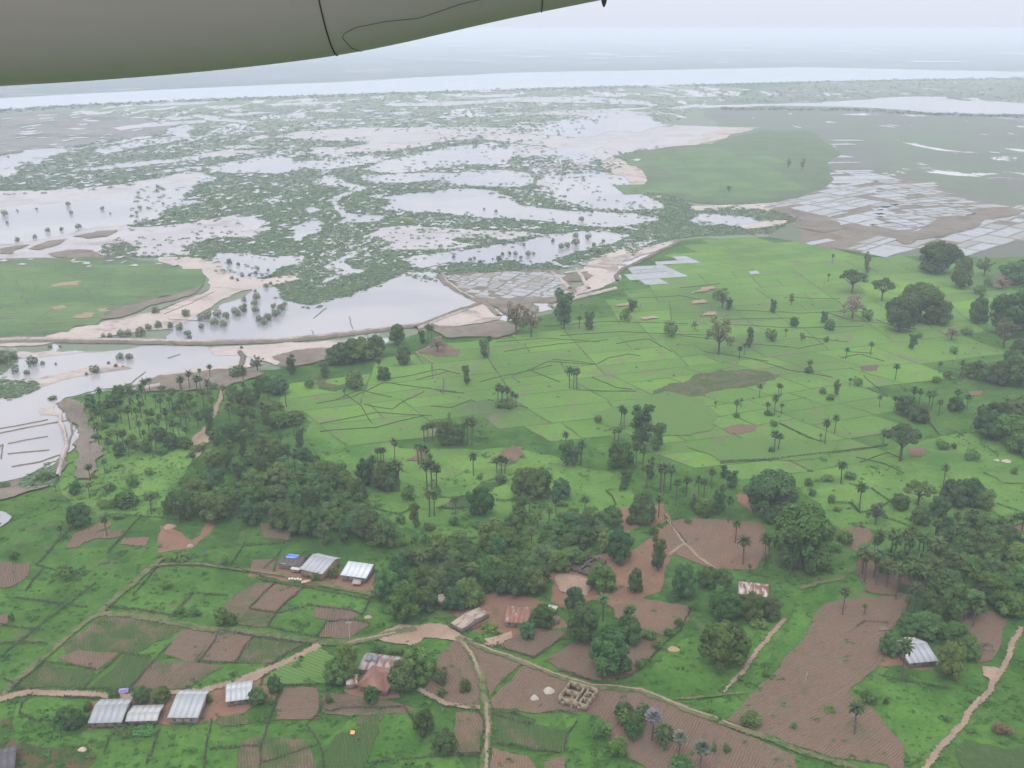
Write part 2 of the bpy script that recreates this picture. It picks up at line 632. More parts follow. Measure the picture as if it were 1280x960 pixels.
# pools and flats far beyond the river
S = Sheets(0.9, 0.05)
rs = random.Random(5)
for i in range(90):
    px, py = rs.uniform(420, 1330), rs.choice([rs.uniform(50, 62), rs.uniform(62, 80)])
    if py > 78 and px < 900:
        continue
    gx, gy = G(px, py)
    a, b = rs.uniform(6, 40) * mpp(py), rs.uniform(0.25, 0.8) * depth(py) ** 2 / (H * F)
    k = rs.uniform(0, 6)
    S.add([(gx + a * math.cos(t) * (1 + 0.25 * math.sin(3 * t + k)), gy + b * math.sin(t) * (1 + 0.3 * math.sin(2 * t + k))) for t in np.linspace(0, 2 * math.pi, 16, False)])
S.build('distant_lagoon', 'river_water')

WET = pts('-260,147 0,137 100,131 250,124 500,115 700,109 860,105 940,112 880,140 900,160 1000,250 1010,290 960,296 870,298 845,303 805,325 775,340 775,352 735,368 700,378 690,392 630,402 600,408 540,412 450,438 345,462 260,472 140,488 80,500 100,545 60,585 0,607 -260,640')
S = Sheets(0.08)
S.add(frac(WET, 0.06, True, 3, 11))
S.build('wetland', 'wetland')
PLAIN = pts('880,142 940,112 1010,103 1280,98 1500,94 1500,300 1280,322 1200,322 1100,318 1030,306 960,296 1000,250 900,162')
S = Sheets(0.12)
S.add(frac(PLAIN, 0.06, True, 3, 12))
S.build('plain', 'wet_plain')

MUD = ['-200,240 0,239 60,238 140,232 175,226 200,222 235,214 262,220 245,232 190,240 165,284 205,282 250,276 292,270 300,292 255,300 232,320 130,322 0,326 -200,330',
       '345,171 365,166 390,163 440,160 490,160 530,159 600,159 620,160 670,162 700,158 740,152 748,148 720,144 690,144 658,143 690,139 740,137 770,137 815,141 800,146 818,152 840,156 880,158 920,160 950,160 905,168 890,176 860,181 830,184 800,188 765,195 790,203 808,220 814,233 805,242 795,238 780,225 765,215 752,205 745,197 700,190 690,185 660,180 620,176 600,172 560,176 530,183 500,186 490,190 460,190 425,193 400,195 385,192 383,186 400,184 440,184 462,180 455,177 420,176 380,175 350,173',
       '455,298 475,285 510,282 550,285 600,288 650,290 670,292 640,300 600,305 560,312 520,313 480,312 460,307',
       '300,176 330,168 335,170 315,177', '280,183 310,181 330,184 300,186 282,186', '250,190 300,188 335,188 300,195 260,197 250,196',
       '620,176 690,186 745,197 770,222 805,243 830,262 790,266 745,262 710,256 690,246 672,232 690,220 664,212 655,198 640,188',
       '250,276 300,268 340,284 320,300 280,296 255,300']
W = ['-200,268 0,262 40,256 90,254 130,247 165,240 195,230 225,229 245,237 230,246 240,250 255,253 210,262 200,272 165,282 120,284 90,292 50,300 0,306 -200,316',
     '-60,205 0,196 30,188 70,185 90,187 70,195 52,200 50,205 36,205 25,216 10,221 0,222 -60,226', '70,190 110,182 150,176 190,170 192,172 150,180 110,184 72,192',
     '118,187 150,181 215,171 240,172 200,180 160,187 135,192 120,191', '215,160 235,156 235,165 242,171 225,173 214,168',
     '95,212 130,207 180,202 230,197 260,193 262,197 220,203 180,208 140,211 110,214', '38,218 55,212 62,219 80,220 55,221',
     '85,138 130,140 165,134 170,136 130,143 110,144', '200,148 260,142 262,145 215,151', '140,160 190,153 260,150 260,153 200,158 150,163', '175,131 260,127 258,130 200,133',
     '200,213 260,207 262,210 210,216', '245,221 258,219 270,226 255,228', '253,134 300,131 302,134 270,137', '275,143 320,140 350,141 300,145', '250,144 290,149 325,152 310,154 280,152 250,148',
     '355,144 380,141 385,147 360,148', '330,130 430,127 430,129 340,133', '395,138 420,136 425,140 400,141', '480,130 510,128 512,133 490,133', '485,142 510,139 512,143 490,144', '405,149 455,149 450,151 410,151',
     '262,210 275,204 310,199 345,194 352,194 365,202 390,201 430,200 460,195 475,196 470,203 445,207 425,210 405,213 380,210 360,216 345,218 325,216 290,217 265,215',
     '250,222 270,221 268,227 252,227', '404,230 407,219 420,219 430,227 442,231 450,233 462,234 455,238 442,241 438,244 430,246 425,249 425,254 433,264 441,268 460,269 478,270 485,267 480,274 465,278 445,279 430,280 422,279 425,270 419,262 413,252 415,246 425,243 436,240 437,234 425,233 412,234', '390,227 403,223 404,230',
     '458,246 478,243 482,237 486,243 510,242 520,242 545,239 580,236 605,237 625,240 640,247 645,254 660,258 690,262 730,264 760,266 800,268 832,272 810,278 790,284 765,285 740,284 710,280 690,278 660,275 620,273 590,271 565,268 540,266 510,265 480,263 475,260 490,255 490,250 470,248',
     '445,222 455,219 480,219 500,217 530,216 575,217 600,213 640,213 655,216 665,218 668,226 660,232 640,234 600,233 570,232 560,228 540,226 510,229 480,229 460,226',
     '462,212 470,205 500,197 530,190 560,184 585,181 615,183 645,188 652,192 640,197 635,205 610,206 575,206 550,208 530,213 500,217 470,215',
     '660,196 700,188 760,182 745,200 700,205 665,200', '665,215 720,213 760,216 800,242 828,262 800,266 750,262 710,258 690,250 660,245 640,240 690,236 680,225',
     '565,121 600,119 640,118 635,121 590,122', '505,131 560,127 600,126 640,122 700,121 760,123 760,129 720,129 640,127 600,130 560,133 510,133', '750,122 780,124 815,128 810,131 760,130', '830,121 895,119 895,121 840,122', '750,137 812,134 815,136 760,139',
     '700,150 752,142 815,146 830,158 800,166 760,164 730,172 690,170 650,166',
     '835,136 870,130 880,133 850,137', '866,272 880,266 905,268 935,272 960,278 950,282 930,286 905,281 880,283 868,280',
     '270,318 300,317 340,322 380,320 385,330 350,335 340,345 300,350 285,345 275,335', '362,284 385,276 410,277 400,290 380,303 370,302',
     '405,333 430,322 440,314 449,316 430,329 440,335 460,338 452,342 430,345 410,353 393,361 402,350 428,343 424,336 410,339',
     '500,325 540,318 590,312 640,305 670,298 690,293 720,290 760,290 790,295 770,303 750,308 720,315 690,328 660,331 640,326 600,331 560,329 545,338 520,335',
     '760,312 780,305 820,300 830,303 800,310 770,318', '290,275 320,270 335,278 320,288 300,290', '380,262 392,258 400,262 388,268', '330,252 350,247 356,252 340,256',
     '215,412 250,395 280,380 310,368 328,352 346,360 348,373 385,383 405,379 440,370 465,360 485,352 505,341 545,341 555,358 585,374 602,379 560,393 530,406 440,419 400,424 300,428 215,430',
     '-200,440 0,436 240,434 300,440 330,452 260,466 190,478 140,486 82,498 69,506 80,525 96,547 70,577 45,590 20,600 0,604 -200,630', '-30,640 0,640 14,646 8,655 0,660 -30,664',
     '870,132 1020,129 1055,126 1110,122 1180,121 1200,126 1250,127 1280,130 1450,136 1450,152 1280,143 1230,143 1150,140 1120,137 1060,134 1020,133 880,135', '1200,123 1222,123 1240,127 1215,126',
     '1100,260 1110,262 1100,264',
     '665,379 690,374 693,388 672,391', '980,128 1010,127 1012,128']
SAND = ['0,430 40,425 95,410 150,400 190,391 222,379 250,369 262,356 248,343 228,335 200,328 200,322 260,324 290,345 330,350 362,345 375,350 340,358 300,365 270,380 240,400 215,412 160,417 100,426 0,434 -200,440 -200,434',
        '690,345 730,337 745,325 780,313 830,303 842,302 820,315 790,325 772,335 770,350 755,360 735,366 705,374 690,374 720,362 735,350 722,341',
        '540,406 565,394 600,380 622,388 625,400 600,405 550,409', '860,258 900,257 950,255 968,259 960,264 900,264 870,264',
        '-60,441 60,440 140,441 60,446 -60,452', '30,478 110,460 150,455 165,462 110,470 60,483 -60,500 -60,484', '260,436 330,432 400,428 470,424 455,432 400,442 345,458 330,452 300,446 268,446',
        '-60,478 10,474 40,478 20,490 -60,495', '190,474 240,462 300,455 330,455 290,466 230,474',
        '48,511 70,508 74,522 52,520', '765,196 752,205 765,215 785,230 800,240 813,234 806,220 790,204', '900,160 950,160 912,168 885,178 850,183 880,172', '925,283 965,276 985,276 960,284 930,287', '640,340 690,338 700,342 650,346']
for nm, lst, z, dz, rough in (('mudflat', MUD, 0.20, 0.006, 0.13), ('water', W, 0.34, 0.004, 0.13), ('sandbank', SAND, 0.62, 0.006, 0.11)):
    S = Sheets(z, dz)
    for i, s in enumerate(lst):
        g = frac(pts(s), rough, True, 2.0, i + 20)
        S.add(g)
        fill(pale, gpx(g))
    S.build(nm, {'mudflat': 'mud', 'water': 'water', 'sandbank': 'sand'}[nm])

# countless small pools among the mangroves and on the far flats
S = Sheets(0.345 + 0.3, 0.0015)
rs = random.Random(9)
pool_zone = blank()
fill(pool_zone, pts('200,235 420,228 420,300 330,300 230,292 180,262'))
fill(pool_zone, pts('0,140 250,128 500,118 700,112 860,106 860,128 640,160 380,160 250,185 0,215'))
fill(pool_zone, pts('890,150 1010,130 1280,150 1280,250 1200,240 1080,200 1000,190 920,172'))
for i in range(330):
    px, py = rs.uniform(-20, 1290), 108 + 190 * rs.random() ** 1.2
    if not pool_zone[int(py), int(px) + 60] or (px > 900 and rs.random() < 0.72):
        continue
    gx, gy = G(px, py)
    a, b = rs.uniform(1.5, 9) * mpp(py) * (1.6 if py < 180 else 0.8), rs.uniform(0.5, 1.3) * depth(py) ** 2 / (H * F)
    k = rs.uniform(0, 6)
    g = [(gx + a * math.cos(t) * (1 + 0.35 * math.sin(3 * t + k)), gy + b * math.sin(t) * (1 + 0.35 * math.sin(2 * t + k) + 0.2 * math.sin(5 * t))) for t in np.linspace(0, 2 * math.pi, 18, False)]
    S.add(g)
    fill(pale, gpx(g))
for i in range(1500):
    px, py = rs.uniform(0, 800), rs.uniform(140, 335)
    if py < 200 and rs.random() < 0.45:
        continue
    if pale[int(py), int(px) + 60]:
        continue
    gx, gy = G(px, py)
    a, b = rs.uniform(1.0, 5.5) * mpp(py), rs.uniform(0.5, 1.5) * depth(py) ** 2 / (H * F)
    k = rs.uniform(0, 6)
    g = [(gx + a * math.cos(t) * (1 + 0.35 * math.sin(3 * t + k)), gy + b * math.sin(t) * (1 + 0.35 * math.sin(2 * t + k) + 0.2 * math.sin(5 * t))) for t in np.linspace(0, 2 * math.pi, 14, False)]
    S.add(g)
    fill(pale, gpx(g))
S.build('pool', 'water')
S = Sheets(0.14)
S.add(frac(pts('-200,160 -60,148 60,140 170,146 215,160 190,168 110,180 60,186 0,194 -60,200 -200,212'), 0.1, True, 3, 77))
S.build('marsh_flat', 'grey_marsh')

# green islands and margins
ISL = ['765,196 800,190 845,183 890,180 912,172 950,164 1010,164 1050,190 1040,215 1030,235 1000,247 960,254 900,256 870,254 840,246 812,240 808,222 795,207 780,200',
       '-200,330 0,325 40,323 100,323 150,324 190,327 215,333 240,342 253,352 250,360 235,366 200,372 185,378 170,387 150,398 120,401 95,408 70,418 40,423 0,427 -200,440']
GRASS = blank()
S = Sheets(0.75, 0.01)
for i, s in enumerate(ISL):
    g = frac(pts(s), 0.06, True, 2.5, i + 70)
    S.add(g)
    fill(pale, gpx(g))
    fill(GRASS, gpx(g))
S.build('grass_island', 'island_grass')
S = Sheets(0.85, 0.006)
for i, s in enumerate(['140,390 185,376 235,364 252,357 248,366 200,380 168,392 150,398 118,400', '60,318 85,313 110,313 125,320 160,322 185,326 120,323 65,321', '35,312 60,302 85,299 75,306 50,313', '90,296 120,290 148,288 135,296 110,299', '0,312 20,308 40,306 15,318 0,318',
                       '600,376 680,373 722,372 692,379 664,380 670,392 640,401 626,390 612,381', '0,424 60,421 30,427 0,428', '985,262 1030,270 1060,285 1030,292 1000,286 1000,275', '1170,275 1250,262 1290,262 1230,275 1190,292 1150,300 1130,306 1120,300 1150,288',
                       '340,447 400,436 470,428 480,432 420,448 350,460', '705,346 735,340 742,346 720,353 700,352', '72,505 88,500 110,520 130,560 112,600 96,600 98,548 86,525', '0,607 30,600 60,588 75,575 85,580 60,610 20,622 -40,640',
                       '200,470 300,462 330,468 280,486 230,490 150,492', '530,412 600,407 625,402 650,412 620,424 560,424']):
    g = frac(pts(s), 0.12, True, 2.0, i + 90)
    S.add(g)
S.build('muddy_bank', 'dark_mud')
S = Sheets(0.95, 0.006)
for i, s in enumerate(['62,360 66,357 82,354 103,352 95,358 80,358', '88,397 112,391 120,393 116,397 96,399', '63,386 78,383 84,386 70,388', '120,388 134,386 138,390 124,391', '865,378 882,376 880,380 866,381', '768,382 785,380 785,383 770,384', '800,398 815,396 822,399 805,401', '880,393 895,391 893,395 878,396', '860,372 890,359 896,362 875,366']):
    S.add(frac(pts(s), 0.20, True, 1.6, i + 120))
S.build('bare_patch', 'pale_earth')

# dykes: low earth banks with a pale crest
def ribbon(g, w):
    g = [Vector((p[0], p[1])) for p in g]
    L, Rr = [], []
    for i, p in enumerate(g):
        a, b = g[max(0, i - 1)], g[min(len(g) - 1, i + 1)]
        d = (b - a)
        d = d / max(1e-6, d.length)
        nrm = Vector((-d.y, d.x))
        L.append(p + nrm * w * 0.5)
        Rr.append(p - nrm * w * 0.5)
    return L, Rr


def bank(lines, w, h, name, mat, z=0.2):
    V, Q, tn = [], [], []
    for k, (s, ww) in enumerate(lines):
        g = frac(pts(s) if isinstance(s, str) else s, 0.03, False, 4, k)
        wi = w * ww
        b = len(V)
        gv = [Vector((p[0], p[1])) for p in g]
        for i, p in enumerate(gv):
            a, c = gv[max(0, i - 1)], gv[min(len(gv) - 1, i + 1)]
            d = (c - a) / max(1e-6, (c - a).length)
            nn = Vector((-d.y, d.x))
            for off, zz in ((-0.5, 0.0), (-0.22, h), (0.22, h), (0.5, 0.0)):
                j = 1 + random.uniform(-0.15, 0.15)
                q = p + nn * off * wi * j
                V.append((q.x, q.y, z + zz * j))
                tn.append(0.5)
        for i in range(len(gv) - 1):
            for e_ in range(3):
                a = b + i * 4 + e_
                Q.append((a, a + 1, a + 5, a + 4))
    return link(name, mesh_np(name, V, Q, mat, tn), None, 'structure')


bank([('-60,430 60,428 120,429 180,430 255,431 300,430 350,428 400,424 450,418 500,411 530,408', 1.0), ('520,411 540,402 565,392 590,384 608,378', 0.9),
      ('548,345 556,354 570,364 590,374 612,384 624,396', 1.0), ('300,441 305,447 303,455 300,460', 0.8), ('772,352 770,345 778,337 800,327 835,310 850,302', 0.8)], 4.8, 1.3, 'dyke', 'dark_mud', 0.6)
bank([('-60,427 60,425.5 120,426.5 180,427.5 255,428.8 300,427.8 350,426 400,422 450,416 500,409 528,406', 1.0), ('690,342 702,352 712,362', 1.0), ('720,338 730,352 736,362', 1.0), ('690,385 720,374 770,362', 0.9), ('522,413 540,405 562,396 585,388', 0.6),
      ('552,345 560,355 575,366 595,376', 0.7), ('200,483 170,490 140,491', 0.8), ('75,520 80,540 84,560 76,585 72,598', 0.7)], 3.2, 1.6, 'dyke_track', 'sand', 0.6)
bank([('520,340 556,330', 0.7), ('640,470 650,480', 0.3), ('-60,548 20,534 60,526', 0.7), ('-60,560 0,543 50,533 90,526', 0.9), ('10,556 60,547', 0.7), ('10,569 62,564', 0.7), ('15,585 50,579 75,570', 0.9), ('-20,573 4,557 2,575', 0.6), ('137,490 165,480 182,466', 0.6), ('210,449 225,444', 0.6), ('392,399 408,386', 0.6), ('437,397 441,412', 0.5), ('88,525 90,545 86,562 80,575', 0.9), ('390,414 392,424', 0.4),
      ('0,384 30,384', 0.3), ('190,392 230,376 262,362', 0.6), ('205,394 240,380 268,366', 0.5), ('210,400 250,402 268,404', 0.3)], 1.3, 0.5, 'mud_bund', 'dark_mud', 0.5)


# ------------------------------------------------------------------ paddies: a patchwork split again and again
def split_cells(cx, cy, w, h, ang, size, rnd, aspect=1.7):
    out = []

    def rec(q, lvl):
        a = ((q[1][0] - q[0][0]) ** 2 + (q[1][1] - q[0][1]) ** 2) ** 0.5
        b = ((q[3][0] - q[0][0]) ** 2 + (q[3][1] - q[0][1]) ** 2) ** 0.5
        s = size * rnd.uniform(0.55, 1.5)
        if a < s * aspect and b < s:
            out.append(q)
            return

        def lerp(p, r, t):
            return (p[0] + (r[0] - p[0]) * t, p[1] + (r[1] - p[1]) * t)
        t0 = rnd.uniform(0.36, 0.64)
        t1 = min(0.72, max(0.28, t0 + rnd.uniform(-0.09, 0.09)))
        if a / aspect > b:
            m0, m1 = lerp(q[0], q[1], t0), lerp(q[3], q[2], t1)
            rec([q[0], m0, m1, q[3]], lvl + 1)
            rec([m0, q[1], q[2], m1], lvl + 1)
        else:
            m0, m1 = lerp(q[0], q[3], t0), lerp(q[1], q[2], t1)
            rec([q[0], q[1], m1, m0], lvl + 1)
            rec([m0, m1, q[2], q[3]], lvl + 1)
    c, s_ = math.cos(ang), math.sin(ang)
    base = [(-w, -h), (w, -h), (w, h), (-w, h)]
    rec([(cx + x * c - y * s_, cy + x * s_ + y * c) for x, y in base], 0)
    return out


def paddies(name, mat, zone, size, gap, ang, z, seed, keep=1.0, aspect=1.7, tint=(0, 1), base=None):
    rnd = random.Random(seed)
    mk = blank()
    zg = frac(pts(zone), 0.06, True, 3, seed)
    fill(mk, gpx(zg))
    xs, ys = [p[0] for p in zg], [p[1] for p in zg]
    cx, cy = (min(xs) + max(xs)) / 2, (min(ys) + max(ys)) / 2
    rad = max(max(xs) - min(xs), max(ys) - min(ys)) * 0.75
    S_ = Sheets(z, 0.0)
    S0 = Sheets(z - 0.04, 0.0)
    for q in split_cells(cx, cy, rad, rad, ang, size, rnd, aspect):
        mx, my = sum(p[0] for p in q) / 4, sum(p[1] for p in q) / 4
        X, Y = proj(mx, my)
        xi, yi = int(X) + 60, int(Y)
        if not (0 <= xi < MW and 0 <= yi < MH) or my < 50 or not mk[yi, xi] or rnd.random() > keep:
            continue
        if base:
            S0.add(q)
        g_ = []
        for k in range(4):                # inset, with edges that are not ruler straight
            a, b = q[k], q[(k + 1) % 4]
            for t in (0.0, 0.33, 0.66):
                p = (a[0] + (b[0] - a[0]) * t, a[1] + (b[1] - a[1]) * t)
                d = ((p[0] - mx) ** 2 + (p[1] - my) ** 2) ** 0.5
                f_ = 1 - gap * rnd.uniform(0.35, 1.6) / max(d, gap * 3)
                g_.append((mx + (p[0] - mx) * f_, my + (p[1] - my) * f_))
        S_.add(g_, tint[0] + (tint[1] - tint[0]) * rnd.random(), z)
        fill(cells_mask, gpx(g_))
    if base:
        S0.build('paddy_ground', base)
    return S_.build(name, mat)


RICE = '395,475 430,462 520,446 600,425 650,425 700,412 770,372 840,335 875,302 950,298 1030,308 1100,318 1160,325 1200,334 1290,345 1290,400 1250,425 1240,450 1200,470 1130,490 1100,560 1080,590 1000,590 930,590 880,580 820,560 770,520 740,540 690,560 640,560 610,530 560,520 500,560 420,560 395,520'
paddies('rice_field', 'rice', RICE, 30, 0.5, 0.35, 0.16, 31, tint=(0.38, 0.78), base='bund_grass')
paddies('rice_field', 'island_rice', '-60,328 60,326 150,328 215,336 245,350 225,364 170,380 120,396 60,416 0,424 -60,430', 24, 1.0, 0.15, 0.90, 32, tint=(0.24, 0.80), aspect=3.0)
paddies('rice_field', 'island_rice', '800,205 850,190 900,186 960,200 1000,230 960,250 880,248 830,240', 60, 1.5, 0.1, 0.90, 33, tint=(0.1, 0.7))
paddies('flooded_paddy', 'paddy_water', '955,258 985,248 1010,243 1045,236 1060,226 1085,224 1110,250 1100,275 1080,290 1060,308 1020,302 1040,292 1060,286 1010,278 985,268', 24, 1.4, 0.62, 0.55, 34, keep=0.88, aspect=2.6)
paddies('flooded_paddy', 'paddy_water', '1090,224 1145,227 1175,238 1215,250 1240,258 1225,272 1180,280 1150,286 1120,288 1085,288 1105,275 1114,250', 18, 1.5, 0.28, 0.55, 44, keep=0.75, aspect=2.0)
paddies('flooded_paddy', 'paddy_water', '1230,262 1330,256 1330,302 1255,302 1236,312 1212,314 1202,322 1182,312 1150,312 1120,314 1085,314 1066,308 1085,292 1130,290 1180,284', 26, 1.4, 0.85, 0.55, 45, keep=0.85, aspect=2.2)
paddies('flooded_paddy', 'paddy_water', '772,353 776,342 790,331 820,321 850,320 880,325 900,331 870,337 866,346 820,353', 26, 0.8, 0.2, 0.32, 35, keep=0.85, aspect=2.0, tint=(0, 0.7))
paddies('flooded_paddy', 'paddy_water', '918,338 940,337 956,343 945,347', 14, 0.5, 0.1, 0.32, 36, tint=(0, 0.6))
paddies('salt_pan', 'paddy_water', '556,346 640,340 692,340 715,364 690,373 640,375 603,375 580,362', 12, 1.0, -0.5, 0.72, 37, keep=0.95, aspect=1.4)
paddies('flooded_paddy', 'paddy_water', '985,180 1070,170 1085,205 1090,226 1050,240 1000,232 975,205', 42, 2, 0.1, 0.62, 38, keep=0.55, tint=(0, .6), aspect=2.5)
S = Sheets(0.70)
S.add(frac(pts('555,345 642,338 697,338 722,366 690,375 640,378 600,378 576,364'), 0.05, True, 2, 5))
S.build('salt_works', 'dark_mud')
S = Sheets(0.30)
S.add(frac(pts('945,257 985,245 1035,236 1060,223 1100,219 1150,225 1180,236 1240,256 1340,256 1340,302 1255,303 1210,322 1150,316 1085,318 1000,304 1000,285 965,270'), 0.05, True, 2, 6))
S.build('paddy_mud', 'dark_mud')

# ------------------------------------------------------------------ plots of the village fields
PLOTS = [  # outline, ridge direction in degrees, weeds, reddish
    ('118,770 180,772 232,782 205,800 150,815 115,822 85,818 78,808', 20, .30, .4), ('70,822 100,813 150,816 122,838 92,831', 20, .12, .3),
    ('231,784 268,788 248,820 240,829 205,818', 65, .02, .3), ('269,790 316,795 292,829 248,826', -8, .04, .4), ('318,796 386,802 360,815 340,830 296,829', 0, .34, 0),
    ('185,826 280,833 230,863 165,863', 0, .22, 0), ('58,831 118,839 105,861 20,862', 10, .38, 0), ('155,819 190,821 165,862 110,862', 10, .52, 0),
    ('345,731 381,736 345,766 313,761', 62, .06, .5), ('290,746 320,729 344,729 311,761 344,767 335,784 298,781 275,760', 62, .25, .1), ('395,757 440,762 450,770 430,778 391,772', 10, .05, 0), ('408,779 445,777 463,781 436,799 399,797', 10, .02, 0),
    ('355,861 396,861 399,899 345,900', 82, .03, .4), ('402,868 430,868 505,882 520,888 500,893 405,893', 75, .18, 0), ('568,800 580,806 601,850 598,886 556,881 527,869 546,840 549,820', 25, .02, .3),
    ('577,800 600,808 654,829 612,873 605,850 591,816', 48, 0, .3), ('657,830 700,843 735,858 800,865 860,889 900,906 960,931 992,944 1004,985 860,985 800,955 770,940 757,905 750,896 728,890 700,888 672,893 616,886 613,875', -28, .06, .3),
    ('618,890 672,906 710,916 705,941 620,929 615,906', 5, .40, 0), ('615,936 660,946 682,985 610,985', 5, .05, .9), ('681,951 706,946 710,985 680,985', 80, .05, .7), ('570,891 600,891 606,905 600,941 560,941 566,916', 15, .20, .5),
    ('616,806 650,791 700,789 708,796 668,822', 20, .1, 0), ('682,825 720,802 742,801 820,796 828,801 815,821 790,846 770,851 740,851 700,839', 72, .08, .2),
    ('838,652 870,648 950,654 962,690 945,712 895,713 860,700 838,690', -20, .06, .9), ('765,758 800,748 862,758 862,775 831,795 790,781 768,772', 40, .03, .9),
    ('1030,756 1060,749 1140,746 1128,775 1108,800 1100,830 1060,865 1085,881 1106,906 1128,931 1132,985 1110,957 1000,935 940,912 908,901 950,856 975,836 1010,791', -52, .10, .5),
    ('1195,765 1240,765 1259,776 1251,800 1240,826 1222,830 1200,800', 70, .1, .4), ('1080,690 1130,720 1165,741 1140,746 1085,741 1068,716', 30, .12, .5), ('1050,661 1080,656 1091,670 1071,691 1056,681', 30, .1, .6), ('1215,662 1340,645 1340,668 1240,682 1212,694', 10, .1, .6),
    ('80,686 105,662 130,650 141,655 119,667 153,663 150,671 116,675 100,683', 10, .1, .9), ('155,673 186,672 182,683 150,681', 10, .1, .9), ('-40,708 40,705 30,725 5,736 -40,740', 30, .08, .1), ('325,655 356,655 366,666 360,676 330,673', 0, .2, .6), ('315,701 346,698 341,716 312,713', 40, .06, .1),
    ('608,579 640,556 655,560 648,575 628,583', 0, .2, .8), ('505,578 518,561 538,563 530,575', 0, .15, .8), ('815,493 870,468 900,462 975,470 955,482 900,488 850,497', 10, .30, 0), ('905,535 955,531 945,538 912,543', 0, .1, .7), ('1075,458 1098,456 1096,464 1078,464', 0, .2, .3), ('1135,560 1158,561 1155,570 1138,572', 0, .05, .9), ('1210,490 1228,489 1225,495 1212,495', 0, .1, .9),
    ('520,440 545,430 575,437 572,446 545,447', 20, .1, .7), ('395,442 410,480 440,480 420,490 398,486', 0, .3, .4), ('545,635 575,620 600,622 590,636', 5, .42, .2),
    ('825,672 850,668 855,684 835,690', 10, .1, .9), ('270,895 300,893 310,905 275,912', 10, .3, .6), ('1205,925 1340,925 1340,985 1205,985', 10, .42, .5), ('300,930 318,922 380,925 400,985 300,985', 15, .3, .3), ('450,900 480,895 470,910 445,908', 5, .3, .6), ('890,565 905,560 925,575 900,580', 5, .3, .3),
    ('595,610 625,600 640,600 612,615', 5, .4, 0), ('0,770 14,768 10,780 0,784', 5, .1, .4), ('395,960 420,920 470,905 475,915 440,985', 15, .5, .2)]
NATURAL = {'815,4', '905,5', '590,4', '690,4', '395,4', '520,4', '270,8', '118,7', '1205,', '545,6', '450,9', '890,5', '595,6', '80,68', '200,6', '608,5', '505,5', '-40,7'}
for i, (s, a, wd_, pk) in enumerate(PLOTS):
    nat_ = s[:5] in NATURAL
    S = Sheets(0.22 + 0.004 * i)
    g = frac(pts(s), 0.20 if nat_ else 0.06, True, 2.0, i + 200)
    S.add(g)
    fill(taken, gpx(g))
    S.build('ploughed_plot', 'ridged_earth', uvang=R(a), weed=float(wd_) + (0.04 if nat_ else 0), pink=float(pk) * 0.6)
for i, (s, a) in enumerate([('340,841 400,811 428,831 420,856 328,857', 62), ('860,560 930,548 1050,552 1042,564 960,575 900,578', 60), ('740,520 830,490 880,500 900,520 860,545 790,540', 60), ('1230,590 1340,580 1340,610 1250,606', 40)]):
    S = Sheets(0.46 + 0.004 * i)
    g = frac(pts(s), 0.16 if i else 0.05, True, 2.5, i + 260)
    S.add(g)
    S.build('crop_field', 'crop_rows', uvang=R(a))

def patches(name, mat, lst, z, rough=0.1, block=True):
    S_ = Sheets(z, 0.004)
    for i_, s in enumerate(lst):
        g_ = frac(pts(s), rough, True, 2.2, i_ + 300)
        S_.add(g_)
        if block:
            fill(taken, gpx(g_))
    S_.build(name, mat)


patches('grass_plot', 'lush_grass', ['381,736 466,739 463,756 440,768 395,757 386,778 345,769', '440,895 480,885 560,890 600,985 330,985 398,930 420,915', '700,890 742,880 756,905 772,945 760,985 710,985 712,920', '795,868 850,800 870,795 985,780 960,812 915,858 905,868 860,880', '520,808 560,795 548,825 530,820', '405,800 470,790 470,800 430,806', '985,780 1072,705 1085,715 1030,755 980,830 905,900 850,882 900,872 930,860',
                                        '1120,935 1105,880 1110,830 1130,822 1230,840 1225,870 1150,985 1132,985', '605,850 615,885 606,900 598,868', '20,880 60,868 100,880 90,920 20,930', '230,895 350,905 345,985 210,985', '655,895 705,900 690,915 660,905', '820,740 850,755 835,765 815,760'], 0.10, 0.08, False)
patches('meadow', 'meadow', ['80,500 200,495 240,575 200,650 110,640 75,600', '380,500 500,560 620,560 760,590 820,640 700,640 640,680 500,660 460,620 400,570', '940,590 1340,480 1340,640 1200,650 1050,660 1000,610', '620,700 660,690 690,640 780,600 830,640 760,680 700,700'], 0.03, 0.1, False)
patches('bare_earth', 'bare_earth', ['690,738 715,705 745,695 800,682 838,652 842,690 822,742 800,750 766,760 745,750 705,762 688,752', '200,656 226,665 240,676 256,655 268,650 262,668 240,686 198,691', '350,702 385,706 470,716 470,739 420,736 365,728 310,721 312,715 346,717', '740,640 830,630 840,650 780,668 740,660', '920,620 940,612 965,640 940,640', '560,760 600,745 640,740 690,760 640,790 590,790', '430,858 470,830 500,845 500,872 440,872', '1060,800 1120,800 1180,830 1150,838 1090,832', '640,700 690,690 700,720 650,740', '430,606 445,595 440,610', '690,712 740,720 735,745 700,740', '630,782 700,770 712,785 640,800', '225,868 345,845 350,870 300,895 250,905 110,915 105,880'], 0.13, 0.12)
patches('clearing', 'pale_earth', ['470,797 500,781 550,780 576,795 590,805 560,800 530,798 520,809 495,806', '320,840 345,832 340,842 300,856 280,862', '1228,834 1255,838 1245,855 1228,845', '700,715 745,728 735,746 700,740', '240,548 252,540 262,552 245,574', '605,800 640,790 640,796 615,810'], 0.45, 0.12)
patches('red_scrub', 'red_scrub', ['-30,930 20,925 60,935 110,930 120,945 90,985 -30,985', '0,900 30,895 40,905 10,915'], 0.13, 0.15, False)

